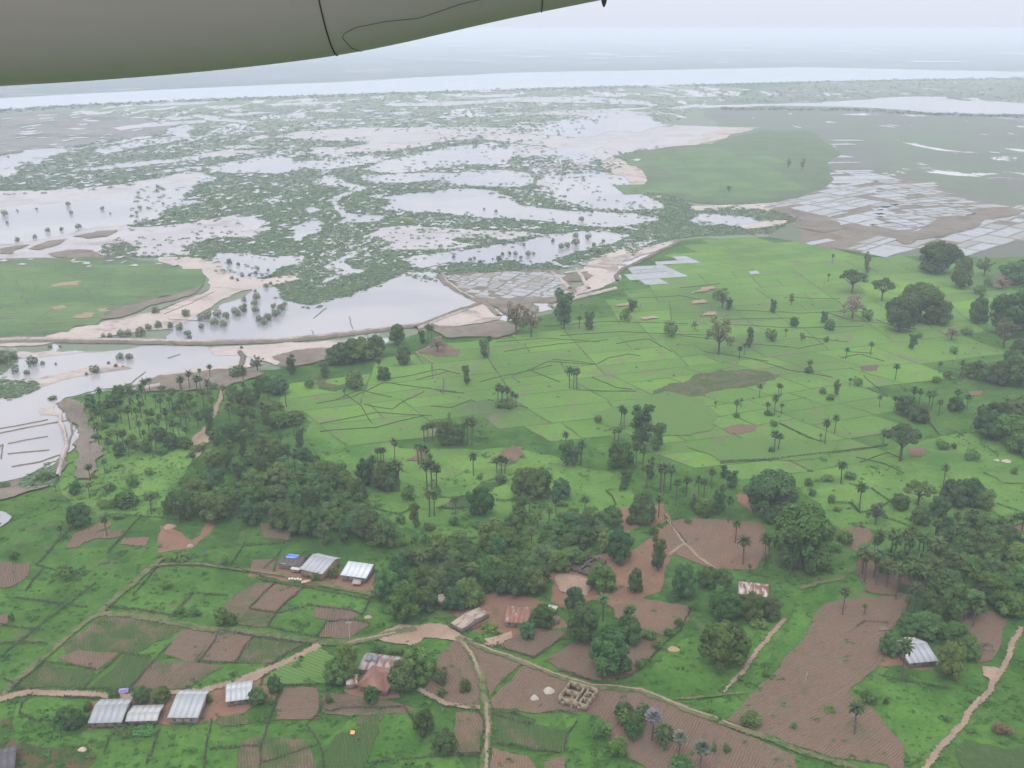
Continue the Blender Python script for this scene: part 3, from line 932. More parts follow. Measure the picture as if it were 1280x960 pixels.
TRACKS = [('-60,925 0,872 40,836 80,801 125,766 160,736 188,710', 2.6, 'grassy_track'), ('125,768 180,773 235,783 300,790 360,798 400,804 430,805 480,795 520,786', 3.2, 'grassy_track'), ('-60,885 0,876 40,866 90,868 150,873 200,869 250,866 290,855 325,841 345,834 400,808', 3.0, 'track'),
          ('572,797 590,820 603,850 608,880 610,910 608,935 603,985', 2.4, 'grassy_track'), ('576,800 588,816 600,845', 1.0, 'track'), ('608,880 610,910 608,935 603,985', 1.0, 'track'), ('576,798 600,808 617,806 640,797', 1.6, 'track'), ('576,798 655,829 740,859 800,864 860,889 930,914 1000,940 1060,957 1110,975', 2.6, 'grassy_track'), ('576,796 655,827.5 740,857.5 800,862.5 860,887 930,912', .7, 'track'), ('982,775 960,800 935,830 915,855', 1.7, 'track'), ('915,855 904,867', .8, 'track'), ('845,875 900,870 930,868', 1.0, 'grassy_track'),
          ('1276,785 1262,820 1253,838 1240,856 1215,886 1190,921 1165,951 1140,985', 1.9, 'track'), ('835,650 855,680 870,695 894,712', 1.5, 'track'), ('855,681 836,695', 1.5, 'track'), ('276,485 270,515 258,535 246,550 243,570', 2.6, 'track'), ('188,708 250,706 330,716 420,736 470,746', 2.2, 'grassy_track'), ('522,863 540,872 556,881 600,886', 1.8, 'track'), ('1072,710 1050,725 1000,737', 2.0, 'grassy_track'), 
          ('188,710 205,698', 2.0, 'grassy_track'), ('435,805 465,798 495,792', 1.0, 'track'), ('800,862 860,886', .8, 'track'), ('545,430 520,441 545,455', 1.2, 'track')]
for i, (s, w_, mt) in enumerate(TRACKS):
    g = frac(pts(s), 0.045, False, 1.6, i + 400)
    L_, R_ = ribbon(g, w_)
    rj = random.Random(i)
    L_ = [p + (p - q) * rj.uniform(-0.45, 0.35) for p, q in zip(L_, g)]
    R_ = [p + (p - q) * rj.uniform(-0.45, 0.35) for p, q in zip(R_, g)]
    S = Sheets(0.52 + 0.004 * i)
    S.add(L_ + R_[::-1])
    fill(taken, gpx(L_ + R_[::-1]))
    S.build('track', mt)

# ridges between the rice plots that show as dark lines
BUNDS = ['400,530 470,516 540,520', '395,505 440,497 480,478 520,484 570,490', '420,500 450,488 490,497', '455,506 490,512 500,505 530,490', '400,540 470,535 530,520', '430,490 452,508 466,530', '538,508 565,510 590,500', '545,489 580,492', '487,474 550,462 575,468', '520,475 560,465', '600,478 640,468 690,457', '640,470 660,463 685,452 745,456', '660,462 700,478', '690,450 720,452 745,456 760,448 785,443 800,445', '720,488 795,490', '740,472 770,485 790,487', '940,449 985,463 1040,472',
         '975,530 1000,541 1025,553', '900,580 960,576 1010,568 1100,558', '1050,448 1075,443 1105,452', '1095,400 1140,416', '1060,440 1090,442', '1030,390 1060,400 1110,405 1145,412', '880,440 960,452', '610,500 660,510', '620,428 680,423 750,428', '630,440 700,430 760,425', '770,430 810,424 840,440', '680,408 760,402 860,405', '700,420 780,415 900,420', '900,405 980,410 1080,408', '920,388 1000,392 1080,390', '980,372 1050,374', '850,360 900,355', '900,400 1000,398', '770,375 850,370 880,376', '1000,420 1060,428', '930,430 1000,436 1030,430', '850,420 900,425', '1080,470 1110,495', '1120,500 1150,505', '1085,485 1110,497', '1070,572 1105,580 1130,592', '1075,578 1110,566 1130,575']
bank([(s, 1.0) for s in BUNDS], 0.6, 0.35, 'field_bund', 'bund_grass', 0.2)

# ------------------------------------------------------------------ foliage templates (unit width, unit height)
def leafquads(c, nrm, size, rng, flat=0.72, up=0.35):
    """one small leaf spray (a bent-free quad) at every point"""
    n_ = len(c)
    r = rng.normal(size=(n_, 3))
    nn = nrm * flat + np.array([0, 0, up]) + r / np.linalg.norm(r, axis=1, keepdims=True) * (1 - flat) * 1.4
    nn /= np.linalg.norm(nn, axis=1, keepdims=True) + 1e-9
    t = rng.normal(size=(n_, 3))
    u = np.cross(nn, t)
    u /= np.linalg.norm(u, axis=1, keepdims=True) + 1e-9
    v = np.cross(nn, u)
    s = (size * rng.uniform(0.55, 1.35, n_))[:, None]
    u, v = u * s, v * s * rng.uniform(0.5, 0.95, n_)[:, None]
    k = rng.uniform(0.25, 0.75, n_)[:, None]
    V = np.stack([c - u, c + v * k - u * 0.1, c + u, c - v], 1).reshape(-1, 3)
    Q = np.arange(n_ * 4).reshape(-1, 4)
    return V, Q


def lobes_crown(rng, lobes, n_, size, droop=0.0, inner=0.12, thin=0.0):
    """lobes: list of (x,y,z,rx,rz). leaves on the outside of the union of the lobes"""
    L = np.array(lobes)
    wgt = L[:, 3] ** 2
    cnt = np.maximum(6, (n_ * 2.0 * wgt / wgt.sum()).astype(int))
    C, NN, T = [], [], []
    for i, (x, y, z, r, rz) in enumerate(L):
        d = rng.normal(size=(cnt[i], 3))
        d /= np.linalg.norm(d, axis=1, keepdims=True)
        rad = 1 - rng.random(cnt[i]) ** 2.2 * 0.42
        ripple = 1 + 0.14 * np.sin(d[:, 0] * 9 + i) * np.sin(d[:, 1] * 8 + 2 * i) + 0.10 * np.sin(d[:, 2] * 13 + i)
        p = np.stack([x + d[:, 0] * r * rad * ripple, y + d[:, 1] * r * rad * ripple, z + d[:, 2] * rz * rad * ripple], 1)
        # drop what is buried in other lobes
        bur = np.zeros(cnt[i], bool)
        for j, (x2, y2, z2, r2, rz2) in enumerate(L):
            if j != i:
                q = ((p[:, 0] - x2) / r2) ** 2 + ((p[:, 1] - y2) / r2) ** 2 + ((p[:, 2] - z2) / rz2) ** 2
                bur |= q < 0.62
        ok = ~bur | (rng.random(cnt[i]) < inner)
        if thin:
            ok &= rng.random(cnt[i]) > thin * (0.5 + 0.5 * np.sin(d[:, 0] * 6 + i * 2) * np.sin(d[:, 2] * 5))
        base = rng.uniform(0.25, 0.65)
        tt = np.clip(base + rng.normal(0, 0.16, cnt[i]), 0, 1)
        C.append(p[ok])
        NN.append(d[ok])
        T.append(tt[ok])
    C, NN, T = np.concatenate(C), np.concatenate(NN), np.concatenate(T)
    C[:, 2] = np.clip(C[:, 2], 0.01, None)
    V, Q = leafquads(C, NN, size, rng)
    return V, Q, np.repeat(T, 4)


def tubes(segs, sides=6):
    V, Q = [], []
    for (a, b, ra, rb) in segs:
        a, b = Vector(a), Vector(b)
        d = (b - a).normalized()
        u = d.orthogonal().normalized()
        w = d.cross(u)
        k = len(V)
        for p, r in ((a, ra), (b, rb)):
            for i in range(sides):
                t = 2 * math.pi * i / sides
                V.append(tuple(p + (u * math.cos(t) + w * math.sin(t)) * r))
        for i in range(sides):
            j = (i + 1) % sides
            Q.append((k + i, k + j, k + sides + j, k + sides + i))
    return np.array(V), np.array(Q)


CROWN, TRUNK = {}, {}


def template(kind, seed):
    rng = np.random.default_rng(seed * 17 + sum(map(ord, kind)))
    u = rng.uniform
    segs = []
    if kind == 'dome':
        lob = [(0, 0, 0.46, 0.31, 0.40)]
        for i in range(20):
            zz = 0.20 + 0.70 * (i + .5) / 20 + u(-.04, .04)
            a = i * 2.4 + u(-.5, .5)
            rr = 0.36 * math.sqrt(max(0.04, 1 - ((zz - 0.36) / 0.58) ** 2)) * u(0.82, 1.08)
            r = u(0.105, 0.165)
            lob.append((rr * math.cos(a), rr * math.sin(a), zz, r, r * u(0.85, 1.1)))
        V, Q, T = lobes_crown(rng, lob, 3000, 0.040)
        segs = [((0, 0, -0.02), (0.01, 0, 0.35), 0.035, 0.028)] + [((0.01, 0, 0.3), (l_[0] * 0.8, l_[1] * 0.8, l_[2]), 0.02, 0.006) for l_ in lob[1:8]]
    elif kind == 'kapok':
        lob = []
        for i in range(22):
            a = i * 2.4 + u(0, .6)
            rr = 0.40 * math.sqrt((i + .5) / 22)
            zz = 0.80 - 1.5 * rr * rr + u(-0.14, 0.06)
            r = u(0.10, 0.165)
            lob.append((rr * math.cos(a), rr * math.sin(a), zz, r, r * u(0.75, 1.0)))
        for i in range(14):
            a = i * 0.7 + u(0, .6)
            r = u(0.10, 0.15)
            lob.append((u(.22, .36) * math.cos(a), u(.22, .36) * math.sin(a), u(0.16, 0.52), r, r * 1.1))
        V, Q, T = lobes_crown(rng, lob, 4400, 0.033, thin=0.05)
        segs = [((0, 0, -0.02), (0, 0, 0.12), 0.065, 0.042), ((0, 0, 0.12), (0, 0, 0.45), 0.042, 0.030)] + [((0, 0, u(0.25, 0.45)), (l_[0], l_[1], l_[2]), 0.022, 0.006) for l_ in lob]
    elif kind == 'umbrella':
        lob = []
        for i in range(14):
            a = i * 2.4 + u(0, .6)
            rr = 0.42 * math.sqrt((i + .4) / 14)
            zz = 0.84 - 1.2 * rr * rr + u(-0.05, 0.05)
            r = u(0.10, 0.15)
            lob.append((rr * math.cos(a), rr * math.sin(a), zz, r, r * u(0.6, 0.85)))
        V, Q, T = lobes_crown(rng, lob, 1500, 0.032, thin=0.25)
        segs = [((0, 0, -0.02), (0, 0, 0.45), 0.04, 0.03)] + [((0, 0, u(0.32, 0.45)), (l_[0], l_[1], l_[2] - .03), 0.018, 0.006) for l_ in lob]
    elif kind == 'tall':
        lob = []
        for i in range(15):
            a, zz = i * 2.4 + u(0, 1), 0.20 + 0.72 * i / 15 + u(-.03, .03)
            rr = u(0.10, 0.30) * (1.1 - abs(zz - 0.6))
            r = u(0.13, 0.22)
            lob.append((rr * math.cos(a), rr * math.sin(a), zz, r, r * u(0.45, 0.65)))
        V, Q, T = lobes_crown(rng, lob, 1500, 0.036, thin=0.3)
        segs = [((0, 0, -0.02), (0, 0, 0.6), 0.04, 0.025)] + [((0, 0, l_[2] * 0.7), (l_[0], l_[1], l_[2]), 0.018, 0.006) for l_ in lob]
    elif kind == 'sparse':
        lob = []
        for i in range(20):
            a, zz = i * 2.4 + u(0, 1), u(0.35, 0.92)
            rr = u(0.05, 0.40) * math.sqrt(max(.15, 1 - ((zz - .5) / .5) ** 2))
            r = u(0.06, 0.12)
            lob.append((rr * math.cos(a), rr * math.sin(a), zz, r, r * u(0.7, 1.0)))
        V, Q, T = lobes_crown(rng, lob, 900, 0.028, thin=0.5, inner=0.4)
        segs = [((0, 0, -0.02), (0, 0, 0.42), 0.035, 0.025)]
        for l_ in lob:
            mx = (l_[0] * .55 + u(-.03, .03), l_[1] * .55, 0.3 + l_[2] * .4)
            segs += [((0, 0, u(.2, .42)), mx, 0.018, 0.010), (mx, l_[:3], 0.010, 0.004), (mx, (l_[0] + u(-.1, .1), l_[1] + u(-.1, .1), l_[2] + u(-.05, .1)), 0.008, 0.003)]
    elif kind == 'conifer':
        lob = [(0.02 * math.cos(i * 2), 0.02 * math.sin(i * 2), 0.10 + 0.85 * i / 11, 0.40 * (1.02 - i / 11) * u(.85, 1.1), 0.09) for i in range(11)]
        V, Q, T = lobes_crown(rng, lob, 1200, 0.04, thin=0.2)
        segs = [((0, 0, -0.02), (0, 0, 0.9), 0.03, 0.008)]
    elif kind == 'bush':
        lob = []
        for i in range(8):
            a = i * 2.4 + u(0, .8)
            rr = 0.33 * math.sqrt((i + .3) / 8)
            r = u(0.15, 0.24)
            lob.append((rr * math.cos(a), rr * math.sin(a), u(0.3, 0.62) * (1.15 - rr), r, r * 1.5))
        V, Q, T = lobes_crown(rng, lob, 420, 0.062, thin=0.2)
        V[:, 2] /= max(V[:, 2].max(), 0.2)
        segs = [((0, 0, -0.02), (0, 0, 0.3), 0.02, 0.015)] + [((0, 0, 0.1), (l_[0] * .7, l_[1] * .7, l_[2]), 0.012, 0.005) for l_ in lob[:5]]
    elif kind in ('palm', 'fanpalm'):
        VV, QQ, TT = [], [], []
        lean = u(-0.03, 0.03)
        nf = 30 if kind == 'palm' else 44
        top = 0.86
        for i in range(nf):
            az = i * 2.39996 + u(-.2, .2)
            f_ = i / nf
            el = R(80) - R(115) * f_ + u(-.1, .1) if kind == 'palm' else R(85) - R(150) * f_
            Lf = u(0.20, 0.26) if kind == 'palm' else u(0.17, 0.20)
            side = Vector((-math.sin(az), math.cos(az), 0))
            p = Vector((lean, 0, top))
            e_ = el
            row = []
            ns = 5
            for j in range(ns + 1):
                t_ = j / ns
                wd_ = (0.028 * math.sin(math.pi * min(1, t_ * 0.9 + 0.08)) + 0.004) if kind == 'palm' else (0.006 if t_ < 0.5 else 0.05 * math.sin(math.pi * min(1, (t_ - 0.45) / 0.6)) + 0.012)
                jag = 1 + (0.25 if j % 2 else -0.2)
                dropv = Vector((0, 0, -wd_ * (0.5 if kind == 'palm' else 0.15)))
                row += [p - side * wd_ * jag + dropv, p.copy(), p + side * wd_ * jag + dropv]
                p = p + Vector((math.cos(az) * math.cos(e_), math.sin(az) * math.cos(e_), math.sin(e_))) * (Lf / ns)
                e_ -= (0.30 if kind == 'palm' else 0.1) * (0.6 + f_)
            b = sum(len(x) for x in VV)
            VV.append(np.array([tuple(q) for q in row]))
            for j in range(ns):
                for k_ in range(2):
                    a = b + j * 3 + k_
                    QQ.append((a, a + 1, a + 4, a + 3))
            TT.append(np.full(len(row), min(1, max(0, u(0.2, 0.75) - 0.25 * f_))))
        V, Q, T = np.concatenate(VV), np.array(QQ), np.concatenate(TT)
        V[:, :2] *= 1.0
        segs = [((0, 0, -0.01), (lean * .3, 0, 0.3), 0.022, 0.018), ((lean * .3, 0, 0.3), (lean, 0, top), 0.018, 0.015), ((lean, 0, top - .06), (lean, 0, top + .02), 0.022, 0.02)]
    CROWN[kind, seed] = mesh_np(kind + '_crown', V, Q, 'leaves', T)
    tv, tq = tubes(segs)
    TRUNK[kind, seed] = mesh_np(kind + '_trunk', tv, tq, 'bark', None, True)


VARIANTS = {'dome': 5, 'kapok': 2, 'umbrella': 2, 'tall': 3, 'sparse': 3, 'conifer': 1, 'bush': 4, 'palm': 5, 'fanpalm': 2}
for k, nn in VARIANTS.items():
    for i in range(nn):
        template(k, i)

# ------------------------------------------------------------------ plants: kind, base x, base y, width, height (traced), tone
TREES = []


def t(kind, s, tone=None):
    for q in s.split():
        v = [float(c) for c in q.split(',')]
        TREES.append([kind, v[0], v[1], v[2] if len(v) > 2 else 0, v[3] if len(v) > 3 else (v[2] if kind == 'palm' else v[2]), tone])


def palm(s, tone=None):
    for q in s.split():
        v = [float(c) for c in q.split(',')]
        TREES.append(['palm', v[0], v[1], 0, v[2], tone])


# the giants
t('kapok', '962,652,66,68 1000,716,80,94')
t('dome', '762,846,54,58 903,838,62,60 728,806,42,52 785,806,36,34 751,741,40,36 774,705,40,42 905,778,44,44 939,776,34,34 964,775,28,28 855,750,34,44 883,736,27,27 903,736,25,25 718,765,26,30 794,742,20,30')
t('tall', '822,715,24,46 802,556,40,54 652,653,26,34')
t('dome', '508,778,40,48', 'bright')
t('dome', '484,752,38,38 531,765,34,30 434,855,30,50 420,859,32,36 522,856,46,46 503,869,40,40 464,880,21,21 344,868,19,23 323,882,24,21 202,880,25,21 178,880,24,21 143,877,15,15 530,921,28,34 556,943,32,26 278,782,20,21 290,783,15,17 92,912,32,24 80,902,20,18 659,800,23,24 678,786,28,30')
t('bush', '540,842,16,18 552,857,22,20 552,872,14,13 582,866,20,18 341,882,12,12 394,728,13,13 417,724,15,16 227,769,14,11 245,771,18,10 210,737,14,12 225,703,30,14 281,706,13,12 19,700,15,12 15,778,9,14 262,880,10,13 155,919,32,9 180,919,30,10 110,890,16,14 612,789,26,11 475,818,16,10 490,819,16,9 503,819,14,9 411,881,11,14 82,727,24,23 840,752,22,11 866,763,14,12 812,801,22,15 835,796,14,12 848,783,12,12 822,812,16,12 800,836,16,10 948,786,26,13 957,848,12,13 925,852,10,8 938,909,30,20')
t('bush', '752,926,26,24 790,926,26,22 830,936,28,34 803,903,24,24 781,909,26,22 850,968,38,22 892,941,9,12 908,941,12,9')
t('dome', '780,902,26,24 795,915,22,22')
t('bush', '773,947,30,25', 'bright')
t('fanpalm', '815,926,28,34 848,952,28,34 875,970,32,38', 'silver')
t('bush', '1085,880,28,16 1107,881,8,9 1036,891,18,8 992,912,9,9 1184,903,11,8 1075,878,14,8')
t('bush', '1252,919,26,14', 'brown')
t('dome', '1110,821,25,28 1185,852,36,52 1211,828,26,32 1160,797,48,30 1137,796,36,28 1195,812,36,34 1178,778,54,62 1262,774,36,34')
palm('1053,769,34 1080,769,14 1127,852,50 1068,918,37 1216,784,40 1142,769,38 1120,749,42 1137,746,40 754,776,31 788,785,27 783,783,20 1132,770,26 1206,776,30')
# between the brown field and the rice
palm('919,679,28 929,706,34 955,709,40 937,719,13 910,654,33 987,719,26 889,610,24 873,622,27 857,621,25 880,621,22 829,618,38 825,616,37 838,613,31 808,611,31 823,647,29 866,640,22 845,625,26 903,625,20 961,690,20')
t('bush', '880,645,36,22 871,640,24,18 860,655,12,10 1055,681,26,20 1045,690,20,12 816,670,14,13 1030,715,24,14')
t('tall', '897,643,24,34 914,610,22,24 905,598,14,18')
t('bush', '1011,609,13,12 1034,602,20,10 1062,600,18,10 1015,621,11,10 1039,630,12,13 1178,562,19,12 1192,561,9,8 1214,575,24,15 1267,594,10,11 1250,657,16,13 1200,665,18,17 1094,640,10,8 1046,640,12,8')
palm('1051,605,28 1074,639,34 1179,607,26')
t('sparse', '1094,657,34,30')
t('dome', '1124,638,25,21 1173,648,28,27 1149,657,25,23 1190,635,34,35 1212,633,34,35 1228,637,30,27 1220,661,34,23')
t('umbrella', '1147,633,38,32 1125,577,46,48')
palm('1103,559,22 1031,555,31 1025,553,11 1043,542,23 968,564,25 973,563,21 949,498,18 973,497,18 976,494,13 968,519,25 977,518,13 959,518,15 894,511,9 920,521,21 926,509,11 1099,509,15')
t('bush', '967,534,10,9 964,566,10,8 920,523,9,8 961,520,14,8 1037,501,13,9 1028,493,11,9 1072,483,13,12 1192,443,11,10 1170,479,13,9 1184,474,14,12 1033,428,9,8')
t('tall', '1045,496,12,21 1140,437,15,21')
palm('1062,483,10 924,449,16 930,444,15 1011,467,17 1057,449,14 1088,444,16 1119,475,20 1174,467,15 1200,471,21 1222,475,25 1216,474,22 1228,474,20 1118,513,18 1160,516,28 1164,512,24 1173,520,21 1194,511,26 1208,512,19 1222,525,17 1227,521,16 1140,510,26 1148,508,22')
t('bush', '1011,467,13,10')
t('dome', '1132,521,27,27 1147,529,25,26 1194,515,21,19 1212,473,24,20 1232,477,25,23 1250,482,30,30 1270,484,36,44')
t('bush', '1155,529,17,18 1238,516,9,12', 'brown')
t('dome', '1235,549,42,36 1260,556,46,38 1278,568,44,40 1245,532,36,30 1268,528,42,34 1290,545,40,36')
# trees out on the rice plain
t('umbrella', '1065,367,38,30 1102,377,29,30')
t('sparse', '1065,399,38,30 1189,426,24,18 1252,362,32,16 547,441,24,21 1082,352,10,34', 'pink')
t('kapok', '1124,416,44,58 1149,405,56,56 1172,343,50,44 1262,422,56,66')
t('dome', '1172,406,38,34 1200,362,30,42 1268,357,44,32 1275,472,44,46 1222,405,26,34')
t('sparse', '1254,436,38,38 898,444,44,50 1230,346,28,26 903,386,26,26 868,412,10,11 989,382,11,15 1002,427,10,12 645,419,36,42 664,422,32,40 322,465,24,22')
t('bush', '1084,401,16,16 1208,419,17,11 1235,359,13,13 1224,369,20,14 897,376,17,16 838,422,21,22 781,402,18,18 748,530,10,12 964,427,15,17 1037,414,15,17 1149,423,9,8 545,619,15,11 632,511,28,13 627,605,19,13 587,626,13,13 790,657,18,15')
t('tall', '1082,338,9,24 1030,404,13,16 966,392,11,19 911,388,11,15 937,435,14,28 583,482,15,27 605,448,19,25 528,431,13,19 705,412,32,52 736,413,17,24 790,390,18,17')
t('dome', '992,409,12,13')
palm('982,422,11 724,411,16 740,412,22 733,412,20 611,441,21 535,428,23 540,427,20 622,509,29 628,509,27 634,509,25 640,510,20 645,509,16 712,486,28 717,487,26 721,486,26 474,469,21 430,497,11 1085,336,14 1040,330,12 1035,352,10')
# clump of palms and trees on the left half of the rice plain
palm('494,577,29 472,579,19 480,579,19 476,578,16 494,613,37 499,613,36 468,602,32 523,581,29 527,584,30 533,585,28 537,586,18 534,613,38 540,614,38 546,613,32 537,646,32 543,645,31 592,595,28 570,643,22 621,593,21 627,593,22 631,592,19 685,623,30 726,581,30 707,561,20 535,551,22 541,551,23 530,552,20 584,556,34 590,557,34 776,533,26 780,534,24 768,554,18 773,553,17 795,586,32 803,588,30')
t('conifer', '562,556,24,44')
t('dome', '458,609,28,36 478,615,32,38 490,615,22,30 655,626,36,42 672,625,38,40 701,626,26,28 602,646,32,36 803,656,36,40 775,587,36,36')
t('tall', '552,557,22,32 575,558,24,30 708,583,24,32 718,584,18,28 519,660,19,32 782,612,22,28 812,599,16,28 822,563,26,36')
t('bush', '510,627,21,22 600,600,10,8')
t('dome', '425,456,38,26 448,453,42,30 443,488,26,26 470,449,26,30 480,476,18,18 505,457,20,26 497,432,22,27')
# shore
t('bush', '296,473,24,17 290,491,15,11 388,486,13,13 66,501,13,7 165,609,21,19 186,595,14,12 137,614,20,11 157,636,38,23 209,637,15,13 5,611,20,9')
t('bush', '58,603,26,15', 'bright')
t('tall', '364,469,18,26 406,473,17,22')
t('dome', '95,619,16,17 100,661,31,31')
palm('250,474,13 263,473,17 112,623,20 134,671,26 113,601,20 131,591,17 70,615,8 78,677,20 224,655,26 245,640,24')
t('dome', '481,686,30,40 525,695,28,32 550,693,26,26 615,691,38,42 640,672,30,28 760,690,30,26')
t('sparse', '911,241,9,9 985,212,8,16 1003,214,8,18')

# ---- woods filled with individual trees
def wood(poly, spacing, mix, seed):
    """dart throwing inside a traced outline, bigger spacing nearer the viewer"""
    rnd = random.Random(seed)
    P = pts(poly)
    mk = blank()
    fill(mk, P)
    ys, xs = np.nonzero(mk)
    got = []
    for _ in range(6000):
        i = rnd.randrange(len(xs))
        x, y = xs[i] - 60 + rnd.random(), ys[i] + rnd.random()
        d = spacing
        if all(((x - a) / d) ** 2 + ((y - b) / (d * 0.62)) ** 2 > 1 for a, b in got):
            got.append((x, y))
    for x, y in got:
        r = rnd.random()
        for kind, prob, w0, w1, h0, h1 in mix:
            if r < prob:
                break
            r -= prob
        k = 1 / mpp(y)
        w_ = rnd.uniform(w0, w1) * k
        h_ = rnd.uniform(h0, h1) * k * 0.93
        TREES.append([kind, x, y, w_, h_, None])


wood('268,505 300,486 345,486 372,530 392,575 430,605 452,635 466,682 405,682 335,664 275,655 212,650 225,632 270,618 296,596 262,585 252,550', 17.5, [('dome', .56, 7, 15, 7, 14), ('tall', .16, 6, 9, 9, 15), ('palm', .34, 0, 0, 8, 15)], 3)
wood('108,505 165,492 225,486 268,484 262,505 250,530 236,560 196,572 150,572 122,560', 12, [('palm', .60, 0, 0, 7, 14), ('bush', .22, 4, 7, 3, 5), ('dome', .12, 6, 9, 6, 9)], 4)
wood('490,735 505,700 560,700 598,685 640,690 700,668 745,655 768,668 720,700 690,745 640,750 600,752 570,768 545,745', 20, [('dome', .76, 7, 13, 7, 12), ('tall', .1, 6, 8, 9, 12), ('palm', .10, 0, 0, 9, 12)], 5)
wood('640,775 690,770 690,790 660,790', 20, [('bush', 1, 4, 6, 3, 4)], 6)
wood('1075,695 1150,690 1182,700 1166,758 1132,745 1078,728', 13.5, [('palm', .80, 0, 0, 8, 15), ('bush', .20, 4, 7, 3, 5)], 7)
wood('1162,712 1205,690 1300,690 1300,765 1240,762 1200,772 1164,785', 21.5, [('dome', .70, 9, 14, 9, 13), ('palm', .20, 0, 0, 10, 13), ('tall', .10, 7, 9, 10, 13)], 8)
wood('1160,672 1240,664 1300,668 1300,690 1170,705', 13, [('palm', .45, 0, 0, 9, 12), ('dome', .35, 7, 10, 7, 10), ('bush', .2, 4, 6, 3, 5)], 10)
wood('640,640 700,632 740,640 700,665 650,668', 15, [('palm', .5, 0, 0, 7, 10), ('bush', .5, 4, 7, 3, 5)], 11)
wood('100,640 190,620 230,600 250,560 230,640 150,650', 26, [('bush', .75, 5, 9, 3, 5), ('palm', .25, 0, 0, 8, 10)], 12)
wood('460,690 480,650 600,660 560,690', 30, [('bush', 1, 5, 8, 3, 5)], 13)

# mangroves that stand apart in the shallow water
MANG = '567,323,5 577,330,4 588,327,6 593,325,5 600,330,6 616,325,3 624,328,10 628,320,6 637,319,6 644,320,7 651,324,5 660,321,9 667,319,5 655,308,5 691,303,6 701,312,10 709,310,9 720,308,12 719,298,9 735,300,9 739,316,6 742,309,7 748,318,9 754,304,6 63,437,7 75,435,4 70,457,4 136,456,5 145,460,6 150,451,12 162,451,11 119,468,14 154,460,3 18,451,14 42,459,18 54,457,7 4,457,20 20,468,12 2,443,7 34,470,9 129,423,7 137,423,8 151,422,12 160,421,11 176,421,15 186,413,10 198,411,12 235,421,10 232,397,13 195,393,12 213,411,10 225,414,12 9,280,5 89,268,6 128,263,6 138,268,3 175,262,6 171,268,5 204,256,4 46,263,4 22,265,4 6,270,9 197,235,5 173,243,5 98,287,9 85,258,7 60,291,8 77,289,6 44,299,7 22,303,8 302,437,5 251,402,10 260,400,14 272,398,14 283,400,12 294,394,12 304,391,12 298,396,10 268,408,12 280,410,12 252,412,9 318,383,10 321,376,12 320,392,11 325,404,12 335,402,13 345,397,13 352,390,12 356,384,8 319,366,5 305,378,8 306,386,8 330,407,10 342,386,8 333,361,8 338,357,6 605,263,4 632,274,4 710,279,4 727,278,9 736,290,4 740,266,4 620,266,5 290,350,6 297,352,5 303,347,6 312,346,5 320,344,6 328,346,5 338,348,6 335,340,5 322,338,6 287,331,9 298,333,6 255,325,8 237,424,7 108,470,5'
for q in MANG.split():
    x, y, w_ = (float(c) for c in q.split(','))
    TREES.append(['mangrove', x, y, w_, w_ * 0.85, None])

